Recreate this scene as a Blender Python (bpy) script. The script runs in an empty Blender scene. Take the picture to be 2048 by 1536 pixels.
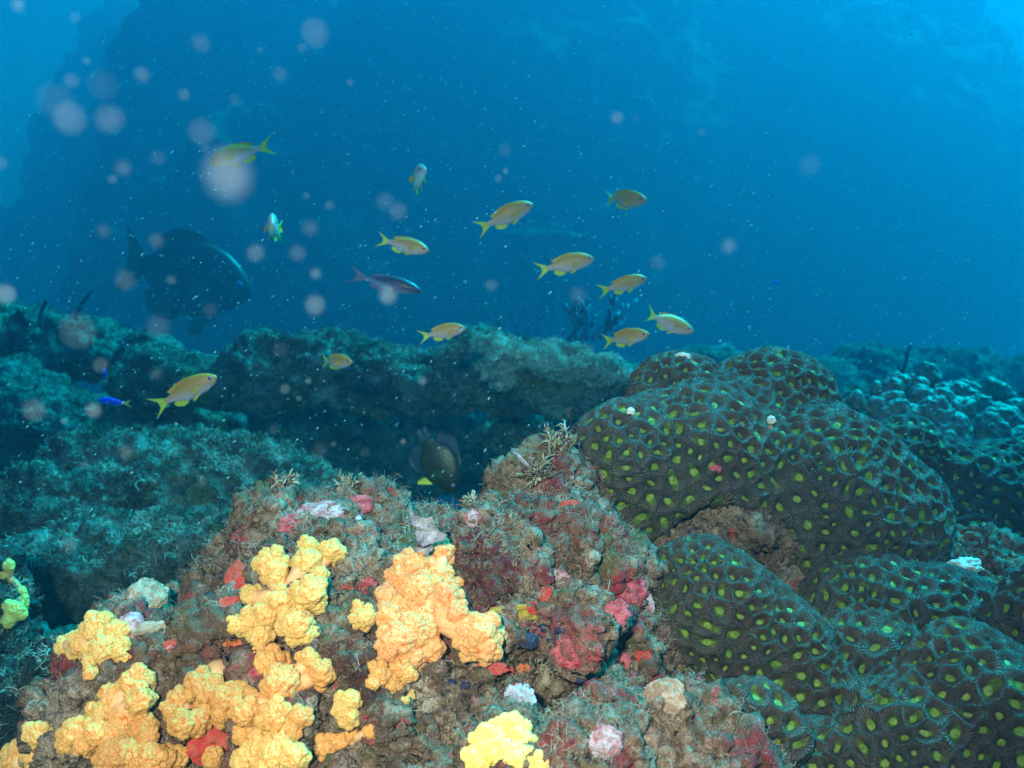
import bpy, math, random
import numpy as np
from mathutils import Vector, Matrix
from mathutils.bvhtree import BVHTree
C = bpy.context.scene
COL = C.collection
R = math.radians
rng = np.random.default_rng(7)
random.seed(7)

# ------------------------------------------------------------------ camera
FPX = 1926.0                      # focal length in pixels of the 2048 px frame
PITCH = R(5.0)
CAM = np.array([0.0, 0.0, 0.62])
cam_d = bpy.data.cameras.new('camera'); cam = bpy.data.objects.new('camera', cam_d); COL.objects.link(cam)
cam.location = CAM; cam.rotation_euler = (math.pi/2 - PITCH, 0, 0)
cam_d.sensor_width = 36.0; cam_d.lens = FPX/2048*36; cam_d.clip_start = 0.01; cam_d.clip_end = 200
cam_d.dof.use_dof = True; cam_d.dof.focus_distance = 0.68; cam_d.dof.aperture_fstop = 15.0
C.camera = cam
# ------------------------------------------------------------------ world: daylight sky as it arrives through the sea above
SUN_EL, SUN_AZ = R(55), R(56)     # azimuth clockwise from +Y (to the right of the view)
w = bpy.data.worlds.new('World'); C.world = w; w.use_nodes = True
nt = w.node_tree; nt.nodes.clear()
sky = nt.nodes.new('ShaderNodeTexSky'); sky.sky_type = 'NISHITA'; sky.sun_disc = False
sky.sun_elevation = SUN_EL; sky.sun_rotation = SUN_AZ
mul = nt.nodes.new('ShaderNodeMix'); mul.data_type = 'RGBA'; mul.blend_type = 'MULTIPLY'; mul.inputs[0].default_value = 1
mul.inputs[7].default_value = (0.02, 0.48, 0.82, 1)   # colour of daylight under several metres of water
bg = nt.nodes.new('ShaderNodeBackground'); bg.inputs[1].default_value = 0.05
wo = nt.nodes.new('ShaderNodeOutputWorld')
nt.links.new(sky.outputs[0], mul.inputs[6]); nt.links.new(mul.outputs[2], bg.inputs[0]); nt.links.new(bg.outputs[0], wo.inputs[0])
# ------------------------------------------------------------------ sun, filtered by the water above
sd = bpy.data.lights.new('sun', 'SUN'); sun = bpy.data.objects.new('sun', sd); COL.objects.link(sun)
sd.energy = 5.0; sd.angle = R(12); sd.color = (0.03, 0.66, 0.88)
sdir = Vector((math.sin(SUN_AZ)*math.cos(SUN_EL), math.cos(SUN_AZ)*math.cos(SUN_EL), math.sin(SUN_EL)))
sun.rotation_euler = sdir.to_track_quat('Z', 'Y').to_euler()
# ------------------------------------------------------------------ the diver's camera strobe (the photograph is flash-lit)
fd = bpy.data.lights.new('camera_strobe', 'SPOT'); fl = bpy.data.objects.new('camera_strobe', fd); COL.objects.link(fl)
fd.energy = 21.5; fd.color = (1.0, 0.66, 0.52); fd.shadow_soft_size = 0.02; fd.spot_size = R(64); fd.spot_blend = 1.0
fl.location = (-0.10, -0.20, 0.78)
fl.rotation_euler = (Vector(fl.location) - Vector((-0.09, 0.56, 0.43))).to_track_quat('Z', 'Y').to_euler()
# ------------------------------------------------------------------ film
C.view_settings.view_transform = 'Standard'; C.view_settings.look = 'None'
C.view_settings.exposure = 1.95; C.view_settings.gamma = 1.0; C.view_settings.use_curve_mapping = False
C.render.engine = 'CYCLES'
cy = C.cycles
cy.use_denoising = True
try: cy.denoiser = 'OPENIMAGEDENOISE'
except Exception: pass
cy.max_bounces = 5; cy.diffuse_bounces = 2; cy.glossy_bounces = 2; cy.transmission_bounces = 2; cy.volume_bounces = 1
cy.transparent_max_bounces = 12; cy.caustics_reflective = False; cy.caustics_refractive = False

# ================================================================== helpers
FW = np.array([0, math.cos(PITCH), -math.sin(PITCH)]); UP = np.array([0, math.sin(PITCH), math.cos(PITCH)]); RT = np.array([1.0, 0, 0])
def ray(px, py): return FW + (px-1024)/FPX*RT - (py-768)/FPX*UP
def P(px, py, d): return CAM + d*ray(px, py)

_G = np.array([[1,1,0],[-1,1,0],[1,-1,0],[-1,-1,0],[1,0,1],[-1,0,1],[1,0,-1],[-1,0,-1],[0,1,1],[0,-1,1],[0,1,-1],[0,-1,-1]], np.float32)
def perlin(p, seed=0):
    p = np.asarray(p, np.float32); i = np.floor(p); f = p - i; i = i.astype(np.int64)
    u = f*f*f*(f*(f*6-15)+10)
    out = np.zeros(len(p), np.float32)
    for dx in (0, 1):
        for dy in (0, 1):
            for dz in (0, 1):
                h = ((i[:,0]+dx)*73856093) ^ ((i[:,1]+dy)*19349663) ^ ((i[:,2]+dz)*83492791) ^ (seed*2654435761)
                h = (h ^ (h >> 13))*1274126177 & 0x7fffffff; h = (h ^ (h >> 16)) % 12
                g = _G[h]
                dot = g[:,0]*(f[:,0]-dx) + g[:,1]*(f[:,1]-dy) + g[:,2]*(f[:,2]-dz)
                wx = u[:,0] if dx else 1-u[:,0]; wy = u[:,1] if dy else 1-u[:,1]; wz = u[:,2] if dz else 1-u[:,2]
                out += wx*wy*wz*dot
    return out
def fbm(p, oct=4, seed=0, gain=0.5):
    a, s, o = 1.0, 1.0, 0
    for k in range(oct): o = o + a*perlin(p*s + 17.3*k, seed+k); a *= gain; s *= 2.03
    return o
def ridged(p, oct=3, seed=0):
    a, s, o = 1.0, 1.0, 0
    for k in range(oct): o = o + a*(1-2*np.abs(perlin(p*s + 9.1*k, seed+k))); a *= 0.5; s *= 2.1
    return o

def mk(name, V, F, mat=None, parent=None, smooth=True, attrs=None):
    """one mesh object from numpy arrays; F is (n,3) or (n,4), or a list of such arrays"""
    V = np.asarray(V, np.float32)
    Fs = F if isinstance(F, list) else [F]
    Fs = [np.asarray(f, np.int32) for f in Fs if len(f)]
    me = bpy.data.meshes.new(name)
    me.vertices.add(len(V)); me.vertices.foreach_set('co', V.ravel())
    loops = np.concatenate([f.ravel() for f in Fs]); sizes = np.concatenate([np.full(len(f), f.shape[1], np.int32) for f in Fs])
    starts = np.concatenate([[0], np.cumsum(sizes)[:-1]]).astype(np.int32)
    me.loops.add(len(loops)); me.loops.foreach_set('vertex_index', loops)
    me.polygons.add(len(sizes)); me.polygons.foreach_set('loop_start', starts)
    try: me.polygons.foreach_set('loop_total', sizes)
    except Exception: pass
    me.update(calc_edges=True)
    me.polygons.foreach_set('use_smooth', np.full(len(sizes), smooth))
    for k, a in (attrs or {}).items():
        a = np.asarray(a, np.float32)
        if a.ndim == 1: at = me.attributes.new(k, 'FLOAT', 'POINT'); at.data.foreach_set('value', a)
        else: at = me.attributes.new(k, 'FLOAT_VECTOR', 'POINT'); at.data.foreach_set('vector', a.ravel())
    if mat: me.materials.append(mat)
    o = bpy.data.objects.new(name, me); COL.objects.link(o)
    if parent: o.parent = parent
    return o
def tag(o, label=None, cat=None, group=None, kind=None):
    if label: o['label'] = label
    if cat: o['category'] = cat
    if group: o['group'] = group
    if kind: o['kind'] = kind
    return o
def empty(name, loc, label, cat, group=None):
    o = bpy.data.objects.new(name, None); COL.objects.link(o); o.location = Vector(loc); o.empty_display_size = 0.02
    return tag(o, label, cat, group)

def vnormals(V, F):
    F = np.asarray(F); n = np.zeros_like(V, dtype=np.float64)
    a = V[F[:,2]]-V[F[:,0]]; b = V[F[:,-1]]-V[F[:,1]] if F.shape[1] == 4 else V[F[:,2]]-V[F[:,1]]
    fn = np.cross(a, b) if F.shape[1] == 4 else np.cross(V[F[:,1]]-V[F[:,0]], V[F[:,2]]-V[F[:,0]])
    for k in range(F.shape[1]):
        for ax in range(3): n[:,ax] += np.bincount(F[:,k], fn[:,ax], minlength=len(V))
    return (n/np.maximum(np.linalg.norm(n, axis=1, keepdims=True), 1e-12)).astype(np.float32)

# ---- implicit blobs -> surface nets
def blob(px, py, d, rp, sx=1, sy=1, sz=1):
    """ellipsoid whose outline is about rp pixels wide at depth d; sx/sy/sz stretch it in world x/y/z"""
    r = rp*d/FPX
    return (P(px, py, d), np.array([r*sx, r*sy, r*sz]))
def sdf(p, blobs, k, cuts=()):
    out = None
    for c, r in blobs:
        q = (p - c.astype(np.float32))/r.astype(np.float32)
        l = np.sqrt((q*q).sum(-1)); e = (l-1)*np.float32(r.min()*0.5 + r.mean()*0.5)
        if out is None: out = e
        else:
            h = np.maximum(k-np.abs(out-e), 0)/k
            out = np.minimum(out, e) - h*h*k*0.25
    for c, r in cuts:
        q = (p - c.astype(np.float32))/r.astype(np.float32)
        e = -(np.sqrt((q*q).sum(-1))-1)*np.float32(r.min())
        h = np.maximum(k*.4-np.abs(out-e), 0)/(k*.4)
        out = np.maximum(out, e) + h*h*k*.4*0.25
    return out
def nets(blobs, h, k, cuts=(), lo=None, hi=None, sub=0):
    L = np.min([c-r for c, r in blobs], axis=0) - 3*h - k*.3; H = np.max([c+r for c, r in blobs], axis=0) + 3*h + k*.3
    if lo is not None: L = np.maximum(L, lo)
    if hi is not None: H = np.minimum(H, hi)
    n = np.ceil((H-L)/h).astype(int)+1
    ax = [L[i]+h*np.arange(n[i]) for i in range(3)]
    F = np.empty(n, np.float32)
    for s in range(0, n[0], 24):
        g = np.stack(np.meshgrid(ax[0][s:s+24], ax[1], ax[2], indexing='ij'), -1).astype(np.float32)
        F[s:s+24] = sdf(g, blobs, k, cuts)
    F[0] = F[-1] = 1; F[:,0] = F[:,-1] = 1; F[:,:,0] = F[:,:,-1] = 1
    ins = F < 0
    cnt = np.zeros(np.array(F.shape)-1, np.int8)
    for a in (0, 1):
        for b in (0, 1):
            for c in (0, 1): cnt += ins[a:F.shape[0]-1+a, b:F.shape[1]-1+b, c:F.shape[2]-1+c]
    act = (cnt > 0) & (cnt < 8)
    idx = -np.ones(act.shape, np.int32); cells = np.argwhere(act); idx[act] = np.arange(len(cells))
    acc = np.zeros((len(cells), 3)); m = np.zeros(len(cells))
    corners = [(a, b, c) for a in (0, 1) for b in (0, 1) for c in (0, 1)]
    for p0 in corners:
        for axs in range(3):
            if p0[axs]: continue
            p1 = list(p0); p1[axs] = 1
            f0 = F[cells[:,0]+p0[0], cells[:,1]+p0[1], cells[:,2]+p0[2]]; f1 = F[cells[:,0]+p1[0], cells[:,1]+p1[1], cells[:,2]+p1[2]]
            x = (f0 < 0) != (f1 < 0); t = np.where(x, f0/np.where(x, f0-f1, 1), 0)
            q = np.tile(np.array(p0, float), (len(cells), 1)); q[:,axs] = t
            acc[x] += q[x]; m[x] += 1
    V = L + h*(cells + acc/np.maximum(m, 1)[:,None])
    quads = []
    for axs in range(3):
        sl0 = [slice(None)]*3; sl1 = [slice(None)]*3
        sl0[axs] = slice(0, -1); sl1[axs] = slice(1, None)
        a = ins[tuple(sl0)]; b = ins[tuple(sl1)]
        e = np.argwhere(a != b)
        o1, o2 = [i for i in range(3) if i != axs]
        ok = (e[:,o1] > 0) & (e[:,o2] > 0) & (e[:,o1] < F.shape[o1]-1) & (e[:,o2] < F.shape[o2]-1); e = e[ok]
        def cell(d1, d2):
            q = e.copy(); q[:,o1] -= d1; q[:,o2] -= d2
            return idx[q[:,0], q[:,1], q[:,2]]
        Q = np.stack([cell(1,1), cell(0,1), cell(0,0), cell(1,0)], 1)
        flip = a[e[:,0], e[:,1], e[:,2]]
        if axs == 1: flip = ~flip
        Q[~flip] = Q[~flip][:, ::-1]
        quads.append(Q)
    Q = np.concatenate(quads); Q = Q[(Q >= 0).all(1)]
    V = V.astype(np.float32)
    for _ in range(sub):
        V, Q = subdiv(V, Q)
        for _2 in range(2): V = relax(V, Q)
    return V, Q
def subdiv(V, Q):
    nv, nq = len(V), len(Q)
    E = np.sort(np.concatenate([Q[:,[0,1]], Q[:,[1,2]], Q[:,[2,3]], Q[:,[3,0]]]), 1)
    key = E[:,0].astype(np.int64)*nv + E[:,1]
    uk, inv = np.unique(key, return_inverse=True); inv = inv.ravel()
    mid = (V[uk//nv] + V[uk % nv])/2; cen = V[Q].mean(1)
    e = inv.reshape(4, nq)+nv; c = np.arange(nq)+nv+len(uk)
    NQ = np.concatenate([np.stack([Q[:,i], e[i], c, e[i-1]], 1) for i in range(4)])
    return np.concatenate([V, mid, cen]).astype(np.float32), NQ
def relax(V, Q, w=0.5):
    s = np.zeros_like(V, dtype=np.float64); n = np.zeros(len(V))
    cen = V[Q].mean(1)
    for k in range(4):
        for ax in range(3): s[:,ax] += np.bincount(Q[:,k], cen[:,ax], minlength=len(V))
        n += np.bincount(Q[:,k], minlength=len(V))
    return (V*(1-w) + w*s/np.maximum(n, 1)[:,None]).astype(np.float32)

def ico(sub):
    t = (1+5**.5)/2
    V = np.array([[-1,t,0],[1,t,0],[-1,-t,0],[1,-t,0],[0,-1,t],[0,1,t],[0,-1,-t],[0,1,-t],[t,0,-1],[t,0,1],[-t,0,-1],[-t,0,1]], float)
    F = np.array([[0,11,5],[0,5,1],[0,1,7],[0,7,10],[0,10,11],[1,5,9],[5,11,4],[11,10,2],[10,7,6],[7,1,8],[3,9,4],[3,4,2],[3,2,6],[3,6,8],[3,8,9],[4,9,5],[2,4,11],[6,2,10],[8,6,7],[9,8,1]])
    V /= np.linalg.norm(V, axis=1, keepdims=True)
    for _ in range(sub):
        n = len(V); E = np.sort(np.concatenate([F[:,[0,1]], F[:,[1,2]], F[:,[2,0]]]), 1)
        uk, inv = np.unique(E[:,0].astype(np.int64)*n+E[:,1], return_inverse=True); inv = inv.ravel()
        m = V[uk//n]+V[uk % n]; m /= np.linalg.norm(m, axis=1, keepdims=True)
        e = inv.reshape(3, -1)+n
        F = np.concatenate([np.stack([F[:,0], e[0], e[2]], 1), np.stack([F[:,1], e[1], e[0]], 1), np.stack([F[:,2], e[2], e[1]], 1), np.stack(list(e), 1)])
        V = np.concatenate([V, m])
    return V.astype(np.float32), F
ICO = {k: ico(k) for k in (1, 2, 3, 4, 5)}

def near2(V, Cn):
    """index and distance of the nearest and second nearest centre of every vertex"""
    i1 = np.empty(len(V), np.int32); i2 = np.empty(len(V), np.int32); d1 = np.empty(len(V), np.float32); d2 = np.empty(len(V), np.float32)
    Cn = Cn.astype(np.float32); cc = (Cn*Cn).sum(1)
    for s in range(0, len(V), 16000):
        v = V[s:s+16000].astype(np.float32); D = cc[None] - 2*v@Cn.T + (v*v).sum(1)[:,None]
        a = D.argmin(1); r = np.arange(len(v)); d1[s:s+16000] = D[r, a]; D[r, a] = 1e9
        b = D.argmin(1); d2[s:s+16000] = D[r, b]; i1[s:s+16000] = a; i2[s:s+16000] = b
    return i1, i2, np.sqrt(np.maximum(d1, 0)), np.sqrt(np.maximum(d2, 0))
def poisson(V, rad, tries=9000, seed=0, rvar=0.0):
    g = np.random.default_rng(seed); pick = g.permutation(len(V))[:tries]
    acc = np.empty((tries, 3), np.float32); rr = np.empty(tries, np.float32); n = 0; ids = []
    for i in pick:
        v = V[i]; r = rad*(1+rvar*(g.random()*2-1))
        if n and (((acc[:n]-v)**2).sum(1) < ((r+rr[:n])/2)**2).any(): continue
        acc[n] = v; rr[n] = r; n += 1; ids.append(i)
    return np.array(ids)
def sstep(a, b, x): t = np.clip((x-a)/(b-a), 0, 1); return t*t*(3-2*t)

def tube(pts, rad, seg=6, closed=True):
    pts = np.asarray(pts, float); n = len(pts); rad = np.broadcast_to(rad, (n,))
    t = np.gradient(pts, axis=0); t /= np.maximum(np.linalg.norm(t, axis=1, keepdims=True), 1e-9)
    ref = np.array([0.31, 0.17, 0.93]); V = []
    for i in range(n):
        a = np.cross(t[i], ref); a /= np.linalg.norm(a); b = np.cross(t[i], a)
        for s in range(seg): th = 2*math.pi*s/seg; V.append(pts[i] + rad[i]*(a*math.cos(th)+b*math.sin(th)))
    F = [[i*seg+s, i*seg+(s+1) % seg, (i+1)*seg+(s+1) % seg, (i+1)*seg+s] for i in range(n-1) for s in range(seg)]
    T = []
    V += [pts[0], pts[-1]]
    for s in range(seg): T.append([len(V)-2, (s+1) % seg, s]); T.append([len(V)-1, (n-1)*seg+s, (n-1)*seg+(s+1) % seg])
    return np.array(V), np.array(F), np.array(T)
class Acc:
    def __init__(s): s.V = []; s.Q = []; s.T = []; s.n = 0; s.A = []
    def add(s, V, Q=None, T=None, a=None):
        if Q is not None and len(Q): s.Q.append(np.asarray(Q)+s.n)
        if T is not None and len(T): s.T.append(np.asarray(T)+s.n)
        s.V.append(np.asarray(V)); s.n += len(V)
        if a is not None: s.A.append(np.full(len(V), a, np.float32))
    def build(s, name, mat, parent=None, smooth=True, attr=None, off=None):
        V = np.concatenate(s.V)
        if off is not None: V = V-np.asarray(off)
        F = ([np.concatenate(s.Q)] if s.Q else []) + ([np.concatenate(s.T)] if s.T else [])
        return mk(name, V, F, mat, parent, smooth, {attr: np.concatenate(s.A)} if attr else None)

# ================================================================== materials
class NT:
    def __init__(s, name, rough=0.7, spec=0.3):
        s.m = bpy.data.materials.new(name); s.m.use_nodes = True; s.t = s.m.node_tree; s.b = s.t.nodes['Principled BSDF']
        s.b.inputs['Roughness'].default_value = rough; s.b.inputs['Specular IOR Level'].default_value = spec
    def n(s, typ, **kw):
        q = s.t.nodes.new(typ)
        for k, v in kw.items(): setattr(q, k, v)
        return q
    def set(s, sock, v):
        if hasattr(v, 'is_output') or isinstance(v, bpy.types.NodeSocket): s.t.links.new(v, sock)
        elif isinstance(v, (tuple, list)) and len(v) == 3 and sock.type == 'RGBA': sock.default_value = (*v, 1)
        else: sock.default_value = v
    def pos(s):
        return s.n('ShaderNodeNewGeometry').outputs['Position']
    def obj(s): return s.n('ShaderNodeTexCoord').outputs['Object']
    def noise(s, vec, scale, detail=4, rough=0.55, dist=0.0):
        q = s.n('ShaderNodeTexNoise'); s.set(q.inputs['Vector'], vec); q.inputs['Scale'].default_value = scale
        q.inputs['Detail'].default_value = detail; q.inputs['Roughness'].default_value = rough; q.inputs['Distortion'].default_value = dist
        return q.outputs['Fac']
    def voro(s, vec, scale, out='Distance', feature='F1', rnd=1.0):
        q = s.n('ShaderNodeTexVoronoi', feature=feature); s.set(q.inputs['Vector'], vec); q.inputs['Scale'].default_value = scale
        q.inputs['Randomness'].default_value = rnd
        return q.outputs[out]
    def ramp(s, fac, stops):
        q = s.n('ShaderNodeValToRGB'); s.set(q.inputs[0], fac); e = q.color_ramp.elements
        while len(e) < len(stops): e.new(0.5)
        for i, (p, c) in enumerate(stops): e[i].position = p; e[i].color = (*c, 1) if len(c) == 3 else c
        return q.outputs[0]
    def mix(s, fac, a, b, mode='MIX'):
        q = s.n('ShaderNodeMix', data_type='RGBA', blend_type=mode); s.set(q.inputs[0], fac); s.set(q.inputs[6], a); s.set(q.inputs[7], b)
        return q.outputs[2]
    def math(s, op, a, b=0.0, c=0.0, clamp=False):
        q = s.n('ShaderNodeMath', operation=op, use_clamp=clamp); s.set(q.inputs[0], a); s.set(q.inputs[1], b); s.set(q.inputs[2], c)
        return q.outputs[0]
    def remap(s, v, a, b, c=0.0, d=1.0):
        q = s.n('ShaderNodeMapRange', interpolation_type='SMOOTHSTEP'); s.set(q.inputs[0], v)
        for i, x in enumerate((a, b, c, d)): q.inputs[i+1].default_value = x
        return q.outputs[0]
    def attr(s, name, vec=False):
        q = s.n('ShaderNodeAttribute', attribute_name=name); return q.outputs['Vector' if vec else 'Fac']
    def sep(s, v): q = s.n('ShaderNodeSeparateXYZ'); s.set(q.inputs[0], v); return q.outputs
    def bump(s, h, dist, strength=1.0):
        q = s.n('ShaderNodeBump'); s.set(q.inputs['Height'], h); q.inputs['Distance'].default_value = dist; q.inputs['Strength'].default_value = strength
        s.t.links.new(q.outputs[0], s.b.inputs['Normal'])
    def col(s, c): s.set(s.b.inputs['Base Color'], c)

def mat_reef(name, dark, mid, light, patches=(), scale=1.0, bump=0.002, zones=()):
    """encrusted rock: mottled ground colours, patches of crusts, fine grit"""
    m = NT(name, 0.8, 0.25); p = m.pos()
    a = m.noise(p, 38*scale, 6, 0.65, 0.4); b = m.noise(p, 190*scale, 5, 0.7, 0.2); f = m.noise(p, 900*scale, 3, 0.7)
    v = m.math('ADD', m.math('MULTIPLY', a, 0.45), m.math('ADD', m.math('MULTIPLY', b, 0.4), m.math('MULTIPLY', f, 0.25)))
    c = m.ramp(v, [(0.38, dark), (0.53, mid), (0.68, light)])
    for i, (pc, sc, lo, hi) in enumerate(patches):
        off = m.n('ShaderNodeVectorMath', operation='ADD'); m.set(off.inputs[0], p); off.inputs[1].default_value = (1.7*i+.3, 3.1*i, 0.9*i)
        k = m.math('ADD', m.noise(off.outputs[0], sc, 5, 0.65, 0.6), m.math('MULTIPLY', m.math('SUBTRACT', b, 0.5), 0.5))
        c = m.mix(m.remap(k, lo, hi), c, pc)
    for (cp, rad, pc) in zones:
        dn = m.n('ShaderNodeVectorMath', operation='DISTANCE'); m.set(dn.inputs[0], p); dn.inputs[1].default_value = tuple(float(x) for x in cp)
        zz = m.math('ADD', dn.outputs['Value'], m.math('MULTIPLY', m.math('SUBTRACT', a, 0.5), rad*1.6))
        c = m.mix(m.math('MULTIPLY', m.remap(zz, rad, rad*.6), m.remap(b, 0.44, 0.54)), c, pc)
    gr = m.voro(p, 650*scale)
    c = m.mix(m.remap(f, 0.58, 0.72, 0, 0.55), c, light)
    c = m.mix(m.remap(b, 0.36, 0.28, 0, 0.7), c, tuple(x*0.35 for x in dark))
    m.col(c)
    h = m.math('ADD', m.math('MULTIPLY', b, 1.2), m.math('ADD', m.math('MULTIPLY', f, 0.7), m.math('MULTIPLY', gr, 0.5)))
    m.bump(h, bump)
    return m.m

M = {}
M['rock'] = mat_reef('encrusted_rock', (0.028, 0.019, 0.014), (0.15, 0.092, 0.060), (0.48, 0.35, 0.26),
    [((0.08, 0.030, 0.022), 11, 0.56, 0.66), ((0.24, 0.035, 0.04), 17, 0.54, 0.64), ((0.42, 0.34, 0.26), 34, 0.60, 0.68), ((0.30, 0.22, 0.16), 22, 0.56, 0.68), ((0.42, 0.05, 0.07), 55, 0.62, 0.70), ((0.10, 0.11, 0.035), 24, 0.58, 0.68), ((0.45, 0.20, 0.22), 70, 0.64, 0.72), ((0.02, 0.02, 0.05), 60, 0.66, 0.72)], 1.0, 0.0022,
    [(P(1265,1190,.62), .030, (0.36, 0.03, 0.05)), (P(1150,1310,.55), .026, (0.40, 0.09, 0.09)), (P(960,1120,.60), .034, (0.11, 0.02, 0.03)), (P(1230,1060,.68), .03, (0.10, 0.13, 0.03)), (P(380,1240,.57), .05, (0.13, 0.085, 0.055)), (P(330,1420,.54), .06, (0.16, 0.07, 0.04))])
M['midrock'] = mat_reef('overgrown_rock', (0.022, 0.026, 0.022), (0.085, 0.10, 0.08), (0.32, 0.35, 0.30),
    [((0.18, 0.21, 0.06), 6, 0.58, 0.68), ((0.30, 0.34, 0.30), 9, 0.55, 0.70), ((0.05, 0.04, 0.04), 7, 0.60, 0.68)], 0.30, 0.012)
M['paleturf'] = mat_reef('pale_turf_rock', (0.06, 0.075, 0.06), (0.24, 0.28, 0.24), (0.55, 0.60, 0.54), [((0.48, 0.54, 0.48), 9, 0.52, 0.66)], 0.3, 0.006)
M['bare'] = mat_reef('bare_rock', (0.16, 0.06, 0.035), (0.48, 0.22, 0.13), (0.70, 0.42, 0.29),
    [((0.34, 0.06, 0.05), 40, 0.56, 0.66), ((0.30, 0.20, 0.05), 40, 0.58, 0.66)], 1.0, 0.0015)
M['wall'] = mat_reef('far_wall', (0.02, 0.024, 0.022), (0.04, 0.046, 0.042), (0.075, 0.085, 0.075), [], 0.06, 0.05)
M['sand'] = mat_reef('seabed', (0.03, 0.035, 0.028), (0.10, 0.11, 0.09), (0.28, 0.30, 0.26), [((0.16, 0.20, 0.07), 4, 0.56, 0.68)], 0.2, 0.012)

# brain coral
def mat_brain(name):
    m = NT(name, 0.55, 0.35)
    s = m.sep(m.attr('cell', True)); t = s[2]; cid = m.attr('cid'); p = m.pos()
    ang = m.math('ARCTAN2', s[1], s[0])
    wob = m.math('MULTIPLY', m.noise(p, 240, 2), 3.0)
    sept = m.math('SINE', m.math('ADD', m.math('MULTIPLY', ang, 30.0), wob))
    sept = m.math('ADD', m.math('MULTIPLY', sept, 0.5), 0.5)
    nz = m.noise(p, 300, 4, 0.6); big = m.noise(p, 14, 3)
    band = m.math('MULTIPLY', m.remap(t, 0.30, 0.55), m.remap(t, 1.03, 0.93))
    wall = m.mix(m.math('MULTIPLY', sept, band), (0.028, 0.018, 0.013), (0.16, 0.135, 0.10))
    wall = m.mix(m.remap(t, 0.40, 0.95, 0, 0.4), wall, (0.085, 0.08, 0.062))
    wall = m.mix(m.remap(big, 0.5, 0.68, 0, 0.5), wall, (0.10, 0.035, 0.016))
    sz = m.math('ADD', m.math('MULTIPLY', cid, 0.26), 0.25)
    tt = m.math('ADD', m.attr('ts'), m.math('ADD', m.math('MULTIPLY', m.math('SUBTRACT', m.noise(p, 170, 3, 0.6), 0.5), 0.40), m.math('MULTIPLY', m.math('SUBTRACT', sept, 0.5), 0.05)))
    spot = m.remap(m.math('SUBTRACT', tt, sz), 0.05, -0.04)
    green = m.mix(m.remap(nz, 0.35, 0.65), (0.08, 0.16, 0.012), (0.18, 0.26, 0.03))
    green = m.mix(m.math('MULTIPLY', sept, 0.25), green, (0.10, 0.16, 0.015))
    green = m.mix(m.remap(tt, 0.10, 0.0, 0, 0.6), green, (0.16, 0.17, 0.02))
    m.col(m.mix(spot, wall, green))
    h = m.math('ADD', m.math('MULTIPLY', m.math('MULTIPLY', sept, band), 1.0), m.math('MULTIPLY', nz, 0.5))
    m.bump(h, 0.0013)
    m.b.inputs['Sheen Weight'].default_value = 0.05; m.b.inputs['Sheen Roughness'].default_value = 0.45; m.b.inputs['Sheen Tint'].default_value = (.8, 1, .95, 1)
    return m.m
M['brain'] = mat_brain('brain_coral_tissue')

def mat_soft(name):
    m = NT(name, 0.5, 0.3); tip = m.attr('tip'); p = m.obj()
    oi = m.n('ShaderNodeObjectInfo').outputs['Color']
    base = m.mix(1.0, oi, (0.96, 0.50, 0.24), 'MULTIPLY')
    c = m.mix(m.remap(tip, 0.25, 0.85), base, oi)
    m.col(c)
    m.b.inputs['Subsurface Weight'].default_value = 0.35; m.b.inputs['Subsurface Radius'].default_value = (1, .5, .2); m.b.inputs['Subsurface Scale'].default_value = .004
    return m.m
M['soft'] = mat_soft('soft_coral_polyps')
def mat_plain(name, c1, c2, scale=60, rough=0.5, bump=0.0006, spec=0.35, objc=True):
    m = NT(name, rough, spec); p = m.obj() if objc else m.pos()
    a = m.noise(p, scale, 5, 0.6); m.col(m.mix(m.remap(a, 0.35, 0.65), c1, c2))
    if bump: m.bump(m.noise(p, scale*4, 4, 0.7), bump)
    return m.m
def mat_crust(name, c1, c2, silt=(0.20, 0.13, 0.09), amt=0.5):
    m = NT(name, 0.6, 0.3); p = m.pos()
    a = m.noise(p, 130, 5, 0.65, .3); b = m.noise(p, 420, 4, 0.7)
    c = m.mix(m.remap(a, 0.38, 0.62), c1, c2)
    c = m.mix(m.remap(b, 0.50, 0.64, 0, amt), c, silt)
    c = m.mix(m.remap(b, 0.40, 0.30, 0, .7), c, tuple(x*.3 for x in c1))
    m.col(c); m.bump(m.math('ADD', a, m.math('MULTIPLY', b, .6)), .0022)
    return m.m
M['stalk'] = mat_plain('soft_coral_stalk', (0.80, 0.36, 0.14), (0.86, 0.48, 0.24), 160)
M['red'] = mat_crust('red_sponge', (0.48, 0.025, 0.02), (0.50, 0.07, 0.04), amt=0.65)
M['orange'] = mat_crust('orange_sponge', (0.65, 0.10, 0.02), (0.60, 0.16, 0.05), amt=0.55)
M['crimson'] = mat_crust('crimson_crust', (0.30, 0.02, 0.035), (0.60, 0.12, 0.16), amt=0.75)
M['pink'] = mat_crust('pink_crust', (0.34, 0.10, 0.11), (0.52, 0.42, 0.50), amt=0.75)
M['lilac'] = mat_crust('white_sponge', (0.26, 0.26, 0.32), (0.46, 0.46, 0.54), amt=0.75)
M['brownball'] = mat_plain('brown_sea_squirt', (0.50, 0.24, 0.09), (0.58, 0.30, 0.13), 90, 0.35)
M['beige'] = mat_crust('beige_sponge', (0.28, 0.18, 0.11), (0.46, 0.35, 0.26), amt=0.75)
M['navy'] = mat_crust('navy_sea_squirt', (0.006, 0.008, 0.03), (0.02, 0.025, 0.08), amt=0.3)
M['shell'] = mat_crust('pale_shell', (0.60, 0.56, 0.50), (0.75, 0.72, 0.68), amt=0.3)
M['yellowrim'] = mat_crust('mustard_sponge', (0.38, 0.24, 0.02), (0.45, 0.32, 0.05), amt=0.3)
M['leather'] = mat_plain('pale_leather_coral', (0.07, 0.09, 0.07), (0.20, 0.23, 0.18), 110)
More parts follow.
